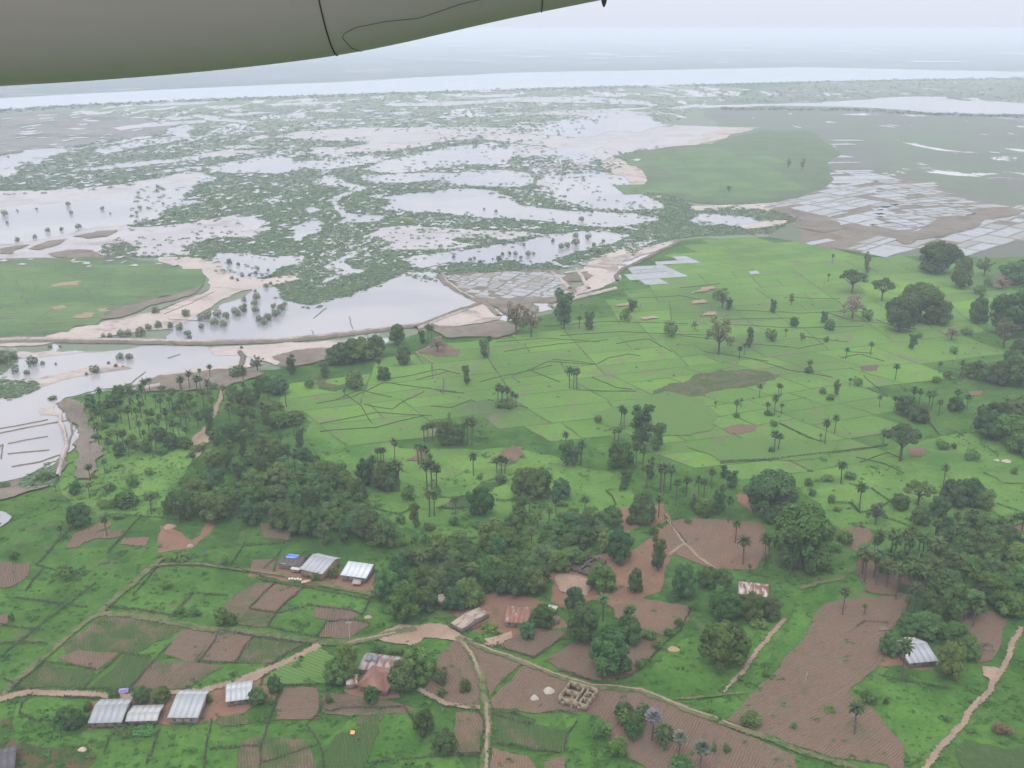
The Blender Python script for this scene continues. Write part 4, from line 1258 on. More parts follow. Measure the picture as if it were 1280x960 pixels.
ZONES = [  # x0, y0, x1, y1, where
    (540, 290, 760, 335, 'in the pale lagoon above the salt pans'), (0, 425, 200, 475, 'on the mudflat below the long dyke'), (100, 380, 312, 424, 'in the shallows beside the round green island'), (312, 336, 362, 412, 'on the twin islets in the lagoon'), (0, 220, 215, 310, 'in the wide lagoon behind the green island'), (230, 318, 345, 356, 'in the small pools beside the green island tip'), (500, 255, 860, 296, 'in the long channel in the middle of the marsh'), (0, 0, 870, 300, 'out in the marsh'),
    (940, 540, 1030, 720, 'beside the two giant trees'), (100, 480, 262, 590, 'in the palm grove on the shore'), (205, 484, 470, 692, 'in the dense wood beside the rice field'), (0, 585, 205, 690, 'on the grass by the inlet'), (205, 430, 430, 484, 'on the shore below the dyke'), (410, 420, 515, 500, 'at the marsh edge of the rice plain'), (515, 340, 760, 450, 'by the salt works'),
    (515, 450, 760, 545, 'out on the bright rice plain'), (440, 560, 560, 665, 'in the clump beside the wood'), (515, 540, 640, 610, 'in the tall clump on the rice plain'), (640, 545, 740, 660, 'on the green between rice and village'), (740, 500, 850, 660, 'around the tall tree at the rice edge'), (570, 600, 640, 660, 'on the green between rice and village'), (460, 665, 640, 770, 'in the village grove by the white roofs'), (640, 640, 735, 795, 'in the village grove by the orange roof'), (735, 640, 830, 760, 'on the red earth by the ruined walls'),
    (700, 760, 800, 850, 'around the big tree above the roofless house'), (800, 770, 870, 850, 'along the edge of the round tree meadow'), (830, 720, 985, 800, 'around the rusty roof on the green'), (870, 800, 960, 930, 'on the meadow by the sandy path'), (740, 870, 925, 985, 'in the thicket below the roofless house'),
    (400, 780, 570, 900, 'around the rusty hipped roof'), (500, 890, 640, 960, 'by the winding path below the village'), (300, 840, 400, 900, 'beside the small white house'), (60, 860, 300, 930, 'around the row of white roofs'), (180, 690, 330, 800, 'among the plots above the white roofs'), (330, 700, 470, 760, 'in the yard of the grey roofed barn'), (0, 690, 180, 860, 'on the grass by the long track'),
    (1050, 680, 1160, 790, 'in the palm stand above the bare field'), (1160, 660, 1320, 790, 'in the wood beside the bare field'), (1095, 780, 1230, 870, 'around the lone metal roof'), (960, 840, 1330, 985, 'on the bare field and its meadow'), (1100, 590, 1320, 672, 'among the round trees on the meadow'), (1030, 575, 1100, 700, 'on the meadow beside the giant trees'), (850, 575, 945, 722, 'on the brown field edge'),
    (1200, 500, 1330, 590, 'in the dense thicket on the meadow'), (1110, 485, 1200, 532, 'in the palm clump on the plain'), (1160, 430, 1330, 490, 'in the wood on the far plain'), (1100, 532, 1230, 590, 'around the umbrella tree on the meadow'), (1110, 300, 1330, 432, 'in the giant trees below the flooded paddies'), (1020, 320, 1110, 430, 'by the pink bare tree on the plain'), (850, 355, 1020, 452, 'around the grey sparse tree on the plain'), (760, 370, 850, 430, 'on the plain below the flooded plots'), (850, 452, 1160, 575, 'scattered on the wide plain')]
NOUN = {'dome': 'dense round tree', 'kapok': 'giant spreading tree', 'umbrella': 'flat topped tree', 'tall': 'narrow upright tree', 'sparse': 'thin leaved tree', 'conifer': 'pointed dark tree', 'bush': 'low green bush', 'palm': 'palm', 'fanpalm': 'silvery fan palm', 'mangrove': 'mangrove bush'}
NAMES = {'dome': 'broadleaf_tree', 'kapok': 'kapok_tree', 'umbrella': 'umbrella_tree', 'tall': 'upright_tree', 'sparse': 'sparse_tree', 'conifer': 'pointed_tree', 'bush': 'bush', 'palm': 'palm_tree', 'fanpalm': 'fan_palm', 'mangrove': 'mangrove_bush'}
GROUPS = {'dome': 'round broadleaf trees of the village land', 'kapok': 'giant spreading trees', 'umbrella': 'flat topped trees', 'tall': 'narrow upright trees', 'sparse': 'thin leaved trees', 'conifer': 'pointed trees', 'bush': 'bushes on the dry land', 'palm': 'palms of the village land', 'fanpalm': 'silvery fan palms', 'mangrove': 'mangroves standing apart in the water'}
ORD = ['first', 'second', 'third', 'fourth', 'fifth', 'sixth', 'seventh', 'eighth', 'ninth', 'tenth', 'eleventh', 'twelfth', 'thirteenth', 'fourteenth', 'fifteenth', 'sixteenth', 'seventeenth', 'eighteenth', 'nineteenth', 'twentieth', 'twenty-first', 'twenty-second', 'twenty-third', 'twenty-fourth', 'twenty-fifth']


def zone_of(x, y):
    for i, z in enumerate(ZONES):
        if z[0] <= x < z[2] and z[1] <= y < z[3]:
            return i
    return min(range(len(ZONES)), key=lambda i: max(ZONES[i][0] - x, x - ZONES[i][2], 0) ** 2 + max(ZONES[i][1] - y, y - ZONES[i][3], 0) ** 2)


TREES = [q for q in TREES if -25 < q[1] < 1305 and q[2] - q[4] < 960]
TONEWORD = {'bright': 'bright ', 'silver': '', 'brown': 'brownish ', 'pink': 'pinkish '}
groups = {}
for i, q in enumerate(TREES):
    noun = TONEWORD.get(q[5], '') + NOUN[q[0]]
    groups.setdefault((noun, zone_of(q[1], q[2])), []).append(i)
LABEL = {}
for (noun, z), ids in groups.items():
    where = ZONES[z][4]
    if len(ids) == 1:
        LABEL[ids[0]] = f'lone {noun} {where}'
        continue
    ids.sort(key=lambda i: TREES[i][2])
    nr = 1 if len(ids) <= 8 else (2 if len(ids) <= 16 else 3)
    rown = [[''], ['back row', 'front row'], ['back row', 'middle row', 'front row']][nr - 1]
    for r_ in range(nr):
        part = ids[r_ * len(ids) // nr:(r_ + 1) * len(ids) // nr]
        part.sort(key=lambda i: TREES[i][1])
        for k, i in enumerate(part):
            o_ = ORD[min(k, 24)] + (' from left' if nr == 1 else ' along')
            LABEL[i] = f'{noun} {where}, {rown[r_] + ", " if rown[r_] else ""}{o_}'

TONES = {'dome': [(0.063, 0.121, 0.037), (0.052, 0.103, 0.034), (0.076, 0.137, 0.037), (0.060, 0.113, 0.041)], 'kapok': [(0.048, 0.095, 0.031), (0.052, 0.102, 0.032)], 'umbrella': [(0.052, 0.100, 0.034)],
         'tall': [(0.066, 0.115, 0.041), (0.054, 0.102, 0.037)], 'sparse': [(0.120, 0.129, 0.072), (0.109, 0.121, 0.064)], 'conifer': [(0.052, 0.100, 0.037)], 'bush': [(0.064, 0.128, 0.034), (0.073, 0.141, 0.037), (0.054, 0.107, 0.032)], 'palm': [(0.058, 0.100, 0.037), (0.048, 0.087, 0.032), (0.066, 0.110, 0.040)], 'fanpalm': [(0.125, 0.155, 0.140)], 'mangrove': [(0.110, 0.148, 0.073), (0.120, 0.159, 0.080)]}
rt = random.Random(21)
for i, (kind, x, y, w_, h_, tone) in enumerate(TREES):
    th = math.asin(min(1, H / math.hypot(H, *G(x, y))))
    if kind not in ('palm', 'fanpalm'):       # traced bottoms are the near edge of the crown's foot
        sh = 0.2 * w_ * math.sin(th) * (1.0 if kind in ('dome', 'bush', 'mangrove', 'kapok', 'conifer') else 0.3)
        y, h_ = y - sh, h_ - sh
    gx, gy = G(x, y)
    d = depth(y)
    w_m = w_ * d / F
    hv = h_ * d / F
    if kind in ('palm', 'fanpalm'):
        h_m = hv / max(0.6, math.cos(th))
    else:
        h_m = math.sqrt(max((0.45 * hv) ** 2, hv ** 2 - (0.4 * w_m * math.sin(th)) ** 2)) / max(0.6, math.cos(th))
    h_m = max(1.3, h_m)
    if kind == 'kapok':
        h_m = min(h_m, 1.15 * w_m)
    mk = 'bush' if kind == 'mangrove' else kind
    v = rt.randrange(VARIANTS[mk])
    root = bpy.data.objects.new(NAMES[kind], None)
    COL.objects.link(root)
    root.location = (gx, gy, 0.35 if kind == 'mangrove' else 0.05)
    root.rotation_euler = (0, 0, rt.uniform(0, 6.28))
    root.empty_display_size = 0.1
    if kind in ('palm', 'fanpalm'):
        s_ = h_m
        k = rt.uniform(1.1, 1.4) * (12.0 / max(9, h_m)) ** 0.5
        sc3 = (s_ * k, s_ * k, s_)
    else:
        sc3 = (w_m * rt.uniform(0.95, 1.05), w_m * rt.uniform(0.95, 1.05), h_m)
    tag(root, LABEL[i], 'palm tree' if 'palm' in kind else ('bush' if kind in ('bush', 'mangrove') else 'tree'), GROUPS[kind])
    c = bpy.data.objects.new('crown' if kind not in ('bush', 'mangrove') else 'foliage', CROWN[mk, v])
    COL.objects.link(c)
    c.parent = root
    c.scale = sc3
    base = rt.choice(TONES[kind])
    if tone == 'bright':
        base = (0.075, 0.140, 0.030)
    elif tone == 'brown':
        base = (0.105, 0.085, 0.060)
    elif tone == 'pink':
        base = (0.215, 0.165, 0.150)
    j = rt.uniform(0.78, 1.25)
    c.color = (base[0] * j * rt.uniform(0.82, 1.28), base[1] * j, base[2] * j * rt.uniform(0.8, 1.2), 1)
    tr = bpy.data.objects.new('trunk' if kind not in ('bush', 'mangrove') else 'stem', TRUNK[mk, v])
    COL.objects.link(tr)
    tr.parent = root
    tr.scale = sc3
print('trees', len(TREES), {k: sum(1 for q in TREES if q[0] == k) for k in NOUN})


# ------------------------------------------------------------------ masses nobody could count
def mass(name, xy, size, flatness, quads, leaf, mat, color, seed, z=0.05):
    rng = np.random.default_rng(seed)
    tv = []
    n_ = len(xy)
    B = 5
    Vs, Ts = [], []
    for b in range(B):
        ids = np.nonzero(np.arange(n_) % B == b)[0]
        if not len(ids):
            continue
        d = rng.normal(size=(quads, 3))
        d /= np.linalg.norm(d, axis=1, keepdims=True)
        d[:, 2] = np.abs(d[:, 2])
        p = d * rng.uniform(0.75, 1.05, (quads, 1)) * 0.5
        p[:, 2] *= 2 * flatness
        V, Q = leafquads(p, d, leaf, rng, 0.72, 1.1)
        ang = rng.uniform(0, 6.28, len(ids))
        c, s = np.cos(ang), np.sin(ang)
        sz = size[ids]
        X = (V[None, :, 0] * c[:, None] - V[None, :, 1] * s[:, None]) * sz[:, None] + xy[ids, 0][:, None]
        Y = (V[None, :, 0] * s[:, None] + V[None, :, 1] * c[:, None]) * sz[:, None] + xy[ids, 1][:, None]
        Z = V[None, :, 2] * sz[:, None] * rng.uniform(0.75, 1.3, len(ids))[:, None] + z
        Vs.append(np.stack([X, Y, Z], -1).reshape(-1, 3))
        base = np.repeat(rng.uniform(0.3, 0.62, (len(ids), 1)), quads, 1) + rng.normal(0, 0.10, (len(ids), quads))
        Ts.append(np.repeat(np.clip(base, 0, 1).ravel(), 4))
    V, T = np.concatenate(Vs), np.concatenate(Ts)
    me = mesh_np(name, V, np.arange(len(V)).reshape(-1, 4), mat, T)
    o = link(name, me, None, 'stuff')
    o.color = (*color, 1)
    return o


def pick(mask, prob, seed):
    rng = np.random.default_rng(seed)
    ys, xs = np.nonzero(mask)
    k = rng.random(len(xs)) < (prob(ys) if callable(prob) else prob)
    return xs[k] - 60 + rng.random(k.sum()), ys[k] + rng.random(k.sum())


mang = blank()
fill(mang, pts('-60,215 0,150 250,135 500,118 700,112 860,117 868,135 850,150 822,158 830,230 870,262 965,262 1000,275 960,293 870,296 842,300 800,318 745,322 700,336 600,342 556,345 540,341 505,341 485,351 440,370 405,380 385,383 346,373 345,358 300,352 262,340 230,322 -60,324'))
mang &= ~pale
extra = blank()
for s in ['345,180 385,177 455,177 460,178 440,182 400,182 365,184', '610,163 660,161 685,163 660,166 620,165', '445,222 500,216 490,218', '548,333 560,329 600,331 640,333 690,331 700,337 660,339 600,342 556,344', '475,247 500,240 560,226 565,229 540,236 500,244', '640,242 660,238 690,240 700,250 720,256 760,264 740,265 690,260 655,252', '665,218 760,203 790,206 770,212 700,220', '500,340 530,346 550,351 520,349', '640,196 690,194 720,202 720,210 680,212 650,206', '780,312 830,300 848,298 820,306 790,318', '720,322 770,304 800,306 745,322', '-60,475 0,476 45,478 50,487 20,498 0,500 -60,505', '0,440 14,440 20,455 0,470', '30,600 60,585 72,592 70,605 45,612 20,610', '770,263 830,262 870,268 850,285 800,290 770,285 830,275', '880,262 920,258 960,264 950,272 910,270 880,268', '130,306 160,304 172,312 168,322 140,322 128,316', '228,310 260,300 276,308 262,322 240,318', '440,303 470,296 490,305 470,312', '560,300 600,296 640,302 600,308']:
    fill(extra, pts(s))
mang |= extra
greyz = blank()
fill(greyz, pts('-60,148 60,140 170,146 215,160 190,168 110,180 60,186 0,194 -60,200'))
mang &= ~greyz
edge = mang.copy()
for _ in range(5):
    e2 = edge.copy()
    e2[1:] |= edge[:-1]
    e2[:-1] |= edge[1:]
    e2[:, 1:] |= edge[:, :-1]
    e2[:, :-1] |= edge[:, 1:]
    edge = e2
edge &= pale & ~mang & ~GRASS
speck = blank()
for s in ['460,296 510,283 600,288 668,292 600,305 520,313 465,311', '660,200 760,185 760,215 800,240 826,260 760,262 700,256 660,240 690,228 670,214', '500,196 580,205 640,203 650,210 580,214 520,214 500,222', '200,296 300,280 290,320 240,322', '250,318 380,345 340,352 270,345', '170,230 260,240 190,280 160,282', '240,276 300,290 260,300', '130,298 300,292 300,318 200,322 130,312', '640,212 820,120 560,150 480,140']:
    fill(speck, pts(s))
fill(speck, pts('700,112 830,120 820,130 760,132 700,124'))
speck &= ~mang
x1, y1 = pick(mang, lambda y: np.where(y < 165, 0.12, np.where(y < 220, 0.20, 0.27)), 1)
x2, y2 = pick(speck, 0.016, 2)
x9, y9 = pick(edge, 0.022, 22)
x1, y1 = np.concatenate([x1, x9]), np.concatenate([y1, y9])
px, py = np.concatenate([x1, x2]), np.concatenate([y1, y2])
gx, gy = Gn(px, py)
dd = np.sqrt(gx ** 2 + gy ** 2)
rngm = np.random.default_rng(5)
size = rngm.uniform(2.8, 5.6, len(px)) * np.clip(dd / 1100, 0.8, 1.9)
nearm = py > 235
xy = np.stack([gx, gy], 1)
print('mangroves', nearm.sum(), (~nearm).sum())
mass('mangrove_thicket', xy[nearm], size[nearm], 0.30, 24, 0.20, 'leaves', (0.112, 0.168, 0.094), 3, 0.3)
mass('distant_mangrove', xy[~nearm], size[~nearm], 0.24, 12, 0.26, 'leaves', (0.120, 0.168, 0.112), 4, 0.3)
# trees along the far banks
fb = blank()
for s in ['600,112 760,108 900,104.5 1010,102 1100,99.5 1280,96 1340,95 1340,98 1280,99.5 1000,105 760,112 620,115', '900,135 1060,136 1150,141 1280,145 1340,146 1340,149 1280,148 1150,144 1060,139 900,138', '-60,141 100,131 250,124 500,116 600,113 600,116 500,119 250,128 100,135 -60,145']:
    fill(fb, pts(s))
fb2 = blank()
fill(fb2, pts('870,108 1340,100 1340,128 1000,128 870,130'))
x1, y1 = pick(fb & ~pale, lambda y: np.where(y > 150, 0.012, 0.25), 6)
x2, y2 = pick(fb2 & ~pale, 0.05, 7)
px, py = np.concatenate([x1, x2]), np.concatenate([y1, y2])
gx, gy = Gn(px, py)
mass('distant_trees', np.stack([gx, gy], 1), np.random.default_rng(8).uniform(7, 14, len(px)), 0.4, 12, 0.24, 'leaves', (0.055, 0.085, 0.050), 8, 0.2)

# weeds, tufts and scrub on the dry land
land = blank()
fill(land, pts('-60,640 30,602 60,580 100,555 80,505 140,488 260,470 400,440 520,412 640,405 700,385 770,352 850,302 960,296 1100,316 1340,322 1340,980 -60,980'))
low = land & ~taken
dens = blank()
for s in ['90,500 270,484 470,600 480,690 330,670 200,650 100,640', '460,700 640,650 770,650 700,720 690,760 560,780 470,770', '860,690 1000,640 1060,700 1000,735 900,720', '1070,700 1340,650 1340,770 1170,785', '1210,500 1340,480 1340,580 1220,570', '740,875 900,890 900,985 740,985', '1100,785 1215,800 1210,860 1120,820', '1190,420 1340,330 1340,490 1190,480', '640,600 690,600 690,650 640,650', '30,900 110,885 120,915 30,930']:
    fill(dens, pts(s))
x1, y1 = pick(low & ~cells_mask, lambda y: 0.005 + 0.005 * (y > 600), 11)
x2, y2 = pick(low & dens, 0.04, 12)
x3, y3 = pick(land & taken, 0.0022, 13)
x4, y4 = pick(low & cells_mask, 0.0022, 14)
# clustered bushes
rngc = np.random.default_rng(15)
cx_, cy_ = pick(low & ~cells_mask, 0.0011, 16)
x5 = (cx_[:, None] + rngc.normal(0, 6, (len(cx_), 7))).ravel()
y5 = (cy_[:, None] + rngc.normal(0, 3, (len(cx_), 7))).ravel()
px, py = np.concatenate([x1, x2, x3, x4, x5]), np.concatenate([y1, y2, y3, y4, y5])
ok = (py > 300) & (py < 985)
px, py = px[ok], py[ok]
gx, gy = Gn(px, py)
size = np.random.default_rng(17).gamma(2.2, 0.38, len(px)) + 0.35
print('weeds', len(px))
mass('undergrowth', np.stack([gx, gy], 1), size, 0.38, 14, 0.22, 'leaves', (0.050, 0.112, 0.028), 18, 0.1)

# ------------------------------------------------------------------ brushwood fences and hedges
def hedge(s, label, kind='brush', h=0.95, w=0.42):
    g = frac(pts(s), 0.025, False, 3, len(label))
    rng = np.random.default_rng(len(s) * 7 + len(label))
    C, T = [], []
    for a, b in zip(g[:-1], g[1:]):
        L = (b - a).length
        n_ = max(2, int(L * 20))
        u = rng.random(n_)
        hh = h * (0.8 + 0.35 * np.sin(u * L * 1.3 + a.x) * rng.random(n_))
        C.append(np.stack([a.x + (b.x - a.x) * u + rng.normal(0, w * 0.3, n_), a.y + (b.y - a.y) * u + rng.normal(0, w * 0.3, n_), rng.random(n_) * hh + 0.1], 1))
    C = np.concatenate(C)
    nr = rng.normal(size=C.shape)
    nr /= np.linalg.norm(nr, axis=1, keepdims=True)
    V, Q = leafquads(C, nr, 0.19, rng)
    # upright sticks: tall thin slivers among the brush
    k = rng.random(len(C)) < 0.3
    P = C[k]
    d = rng.normal(0, 0.12, (len(P), 3))
    tip = P + d
    tip[:, 2] = h * rng.uniform(0.9, 1.45, len(P))
    P = P.copy()
    P[:, 2] = 0
    sd = rng.normal(size=(len(P), 3))
    sd[:, 2] = 0
    sd = sd / np.linalg.norm(sd, axis=1, keepdims=True) * 0.05
    V2 = np.stack([P - sd, P + sd, tip + sd * .6, tip - sd * .6], 1).reshape(-1, 3)
    Q2 = np.arange(len(V2)).reshape(-1, 4) + len(V)
    V, Q = np.concatenate([V, V2]), np.concatenate([Q, Q2])
    T = np.repeat(rng.uniform(0, 0.75, len(V) // 4), 4)
    nm = 'brushwood_fence' if kind == 'brush' else 'hedge'
    me = mesh_np(nm, V, Q, 'leaves', T)
    o = link(nm, me)
    o.color = (0.105, 0.102, 0.080, 1) if kind == 'brush' else (0.058, 0.100, 0.044, 1)
    o.location.z = 0.1
    return tag(o, label, 'fence' if kind == 'brush' else 'hedge', 'brushwood fences round the plots' if kind == 'brush' else 'green hedges round the plots')


HEDGES = [('15,863 60,864 105,862 165,863 230,863', 'dark brushwood fence behind the row of white roofs, beside the sandy track'), ('15,862 38,845 55,830', 'short brushwood fence climbing beside the long diagonal track'), ('48,828 85,832 120,838', 'brushwood fence dividing the weedy plots above the white roofs'), ('104,862 125,842 152,818', 'brushwood fence climbing diagonally between two weedy plots'), ('152,818 188,821', 'short level brushwood fence on top of the green plot'), ('162,862 190,830 215,805', 'brushwood fence on the side of the ridged plot above the twin trees'),
          ('248,829 268,803 274,788', 'brushwood fence between the two ridged plots'), ('246,828 270,830 295,829', 'brushwood fence under the level ridged plot'), ('295,829 305,810 318,796', 'brushwood fence at the end of the level ridged plot'), ('274,789 320,797 350,802 390,806', 'brushwood fence under the central track, above the ridged plots'), ('330,836 360,818 385,806 400,802', 'bushy fence on the sandy road, rising to the village'), ('326,858 330,846 345,838', 'short bushy fence in the corner of the crop field'),
          ('130,758 180,764 225,772', 'dark hedge under the green field right of the long track'), ('215,772 228,757 242,742 285,745', 'hooked brushwood fence inside the green field'), ('312,761 330,742 345,728', 'brushwood fence on the upper side of the pinkish ridged plot'), ('312,762 345,767 362,750 382,733', 'brushwood fence around the lower corner of the pinkish ridged plot'), ('320,724 360,732 420,742 468,752', 'brushwood fence below the yard of the grey roofed barn'), ('385,757 440,764 452,770 462,752 467,740', 'brushwood fence around the brown plot below the bright white roof'), ('396,797 408,778 445,776 463,781', 'brushwood fence on top of the second brown plot'), ('335,784 360,790 397,797', 'brushwood fence below the bright green plot'), ('335,784 345,768 390,757', 'green hedge between the two bright green plots'),
          ('200,705 250,704 300,712 330,722', 'long dark hedge above the upper track'), ('165,745 180,730 195,712 205,700', 'dark hedge on the right of the long track near its top'), ('-5,825 30,800 60,775 100,745 120,730', 'dark hedge following the left side of the long track'), ('30,862 5,850', 'tiny dark hedge at the foot of the long track'), ('20,748 50,752 80,757 110,760', 'dark hedge across the grass left of the long track'), ('45,708 62,690 78,672 95,655', 'dark hedge climbing the grass towards the inlet'), ('45,708 75,716 100,718', 'dark hedge beside the lone round bush'), ('32,740 45,722 55,712', 'short dark hedge below the lone round bush'), ('135,692 155,670 178,645', 'dark hedge beside the rubble plot'), ('130,645 165,645 200,648 240,652', 'dark hedge above the rubble plot'), ('62,627 92,626', 'short straight fence near the inlet bushes'), ('0,612 20,610 55,609', 'dark fence on the inlet bank'), ('288,708 300,690 306,680', 'short fence below the dense wood'), ('306,683 340,681 365,678', 'green hedge in front of the dense wood'),
          ('0,782 30,786 55,788', 'low dark hedge on the grass, below the lone small bush'), ('-5,806 25,803 60,806', 'lower low dark hedge on the grass at the picture edge'), ('330,712 345,698 352,688', 'short brushwood fence at the side of the barn yard'),
          ('24,893 28,880 42,868', 'curved fence around the lush plot beside the white roofs'), ('24,893 45,902 70,902', 'fence along the lower side of the lush plot'), ('78,872 100,873 125,874', 'reddish brown fence behind the first white roof'), ('130,944 136,925 148,912', 'thin fence going down from the first white roof'), ('183,957 192,935 200,912', 'thin fence going down between the white roofs'), ('256,960 260,925 265,900', 'thin fence beside the third white roof'), ('262,938 290,936 325,934', 'level fence across the lush grass'), ('325,965 326,935 335,905 345,875 354,858', 'long fence rising beside the pinkish ridged plot'), ('328,955 360,945 396,932', 'fence across the grass below the pinkish ridged plot'), ('385,910 396,925 404,945 406,965', 'curved fence falling from the pinkish ridged plot'), ('354,858 375,857 398,858', 'short dark fence on top of the pinkish ridged plot'), ('385,905 398,893 400,880', 'short fence at the corner of the pinkish ridged plot'), ('400,887 415,890 430,886 470,886 505,884', 'fence under the ridged plot of the rusty hipped house'), ('505,884 512,895 520,905', 'short fence below the tall tree of the rusty house'), ('460,955 500,950 550,946 600,944', 'dark fence along the bottom of the bright green field'), ('560,885 580,883 596,888 605,902 607,925 600,945', 'fence curling round the brown plot beside the winding path'), ('570,945 600,946', 'short thick fence at the foot of the curling fence'),
          ('614,888 640,893 670,903', 'fence on top of the weedy plot right of the winding path'), ('614,893 650,904 668,906', 'second fence line on top of the weedy plot'), ('612,930 650,935 700,942', 'fence under the weedy plot right of the winding path'), ('705,940 710,918 722,902', 'fence at the far end of the weedy plot'), ('680,892 700,890 725,896', 'dark fence behind the sand heaps'), ('614,808 640,815 668,823', 'fence under the yard of the orange roof'), ('668,823 690,808 708,794 712,778', 'fence at the far side of the orange roofed yard'), ('578,793 590,788 605,783', 'fence beside the long rusty shed'), ('580,800 610,808', 'tiny fence under the long rusty shed'),
          ('770,851 790,845 812,825 830,805 850,790', 'green hedge up the side of the round tree meadow', 'green'), ('850,790 860,770 866,755', 'green hedge beside the reddish plots', 'green'), ('700,838 740,853 790,860', 'green hedge under the big tree above the roofless house', 'green'), ('740,800 780,796 812,800', 'green hedge behind the big tree', 'green'),
          ('1100,845 1130,852 1160,858 1185,862', 'fence below the lone metal roof'), ('1205,805 1225,812 1235,806', 'dark fence behind the lone metal roof'), ('1070,785 1080,778 1110,780', 'dark pile fence beside the lone metal roof trees'),
          ('1062,629 1075,642 1100,636 1112,628 1090,612 1062,606', 'dark hedge ring on the meadow beside the giant trees', 'green'), ('1042,629 1065,630 1075,642', 'dark hedge tail left of the hedge ring', 'green'), ('1105,648 1125,654 1148,664', 'dark hedge below the round trees on the meadow', 'green'), ('1245,630 1265,637 1285,645', 'dark hedge at the picture edge on the meadow', 'green'), ('1215,672 1250,664 1290,652', 'dark hedge above the brown strip at the picture edge', 'green'), ('1180,690 1215,676', 'short dark hedge behind the palm stand', 'green'), ('973,530 990,538 1010,548 1030,554', 'dark hedge on the plain ending at three palms', 'green'), ('900,578 960,575 1000,571 1050,566 1110,557', 'long dark hedge under the ridged green field', 'green'), ('1160,528 1170,540 1175,545', 'tiny dark hedge below the palm clump', 'green'),
          ('548,622 570,624 600,618', 'dark hedge around the fallow strip near the rice plain', 'green'), ('420,612 440,606', 'tiny hedge beside the palms of the dense wood', 'green'), ('458,632 480,640 500,644 515,636', 'curved hedge below the palm clump', 'green'), ('545,636 565,637 585,635', 'dark hedge along the lower fallow strip', 'green'), ('560,672 580,674 596,674', 'dark hedge behind the village grove', 'green'), ('600,605 625,598', 'tiny dark hedge by the two brown plots', 'green'), ('600,626 640,626 680,632', 'dark hedge running behind the big round trees', 'green'), ('757,614 765,622 770,632', 'dark hedge beside the bare hollow on the green', 'green'), ('830,645 838,655 850,670 858,680', 'dark hedge along the edge of the brown field', 'green'), ('755,540 770,536 790,534', 'dark hedge beside the tall tree at the rice edge', 'green')]
for hd in HEDGES:
    hedge(*hd)

# ------------------------------------------------------------------ buildings
def box(V, Q, x0, x1, y0, y1, z0, z1):
    b = len(V)
    V += [(x0, y0, z0), (x1, y0, z0), (x1, y1, z0), (x0, y1, z0), (x0, y0, z1), (x1, y0, z1), (x1, y1, z1), (x0, y1, z1)]
    Q += [(b, b + 3, b + 2, b + 1), (b + 4, b + 5, b + 6, b + 7), (b, b + 1, b + 5, b + 4), (b + 1, b + 2, b + 6, b + 5), (b + 2, b + 3, b + 7, b + 6), (b + 3, b, b + 4, b + 7)]


def part(name, V, Q, mat, parent, color=None, uv=None, **props):
    me = mesh_np(name, V, Q, mat)
    if uv is not None:
        l_ = me.uv_layers.new(name='ridge')
        co = np.array(V)[np.array(Q).ravel()]
        l_.data.foreach_set('uv', co[:, list(uv)].astype(np.float32).ravel())
    o = link(name, me, parent, None, **props)
    if color:
        o.color = (*color, 1)
    return o


def slab(V, Q, p, q, r, s, th=0.09):
    """sloping sheet through four corners, with a thickness"""
    b = len(V)
    V += [p, q, r, s] + [(a[0], a[1], a[2] - th) for a in (p, q, r, s)]
    Q += [(b, b + 1, b + 2, b + 3), (b + 7, b + 6, b + 5, b + 4), (b, b + 4, b + 5, b + 1), (b + 1, b + 5, b + 6, b + 2), (b + 2, b + 6, b + 7, b + 3), (b + 3, b + 7, b + 4, b)]


WHITE = (0.245, 0.265, 0.30)
WALL = (0.21, 0.175, 0.150)


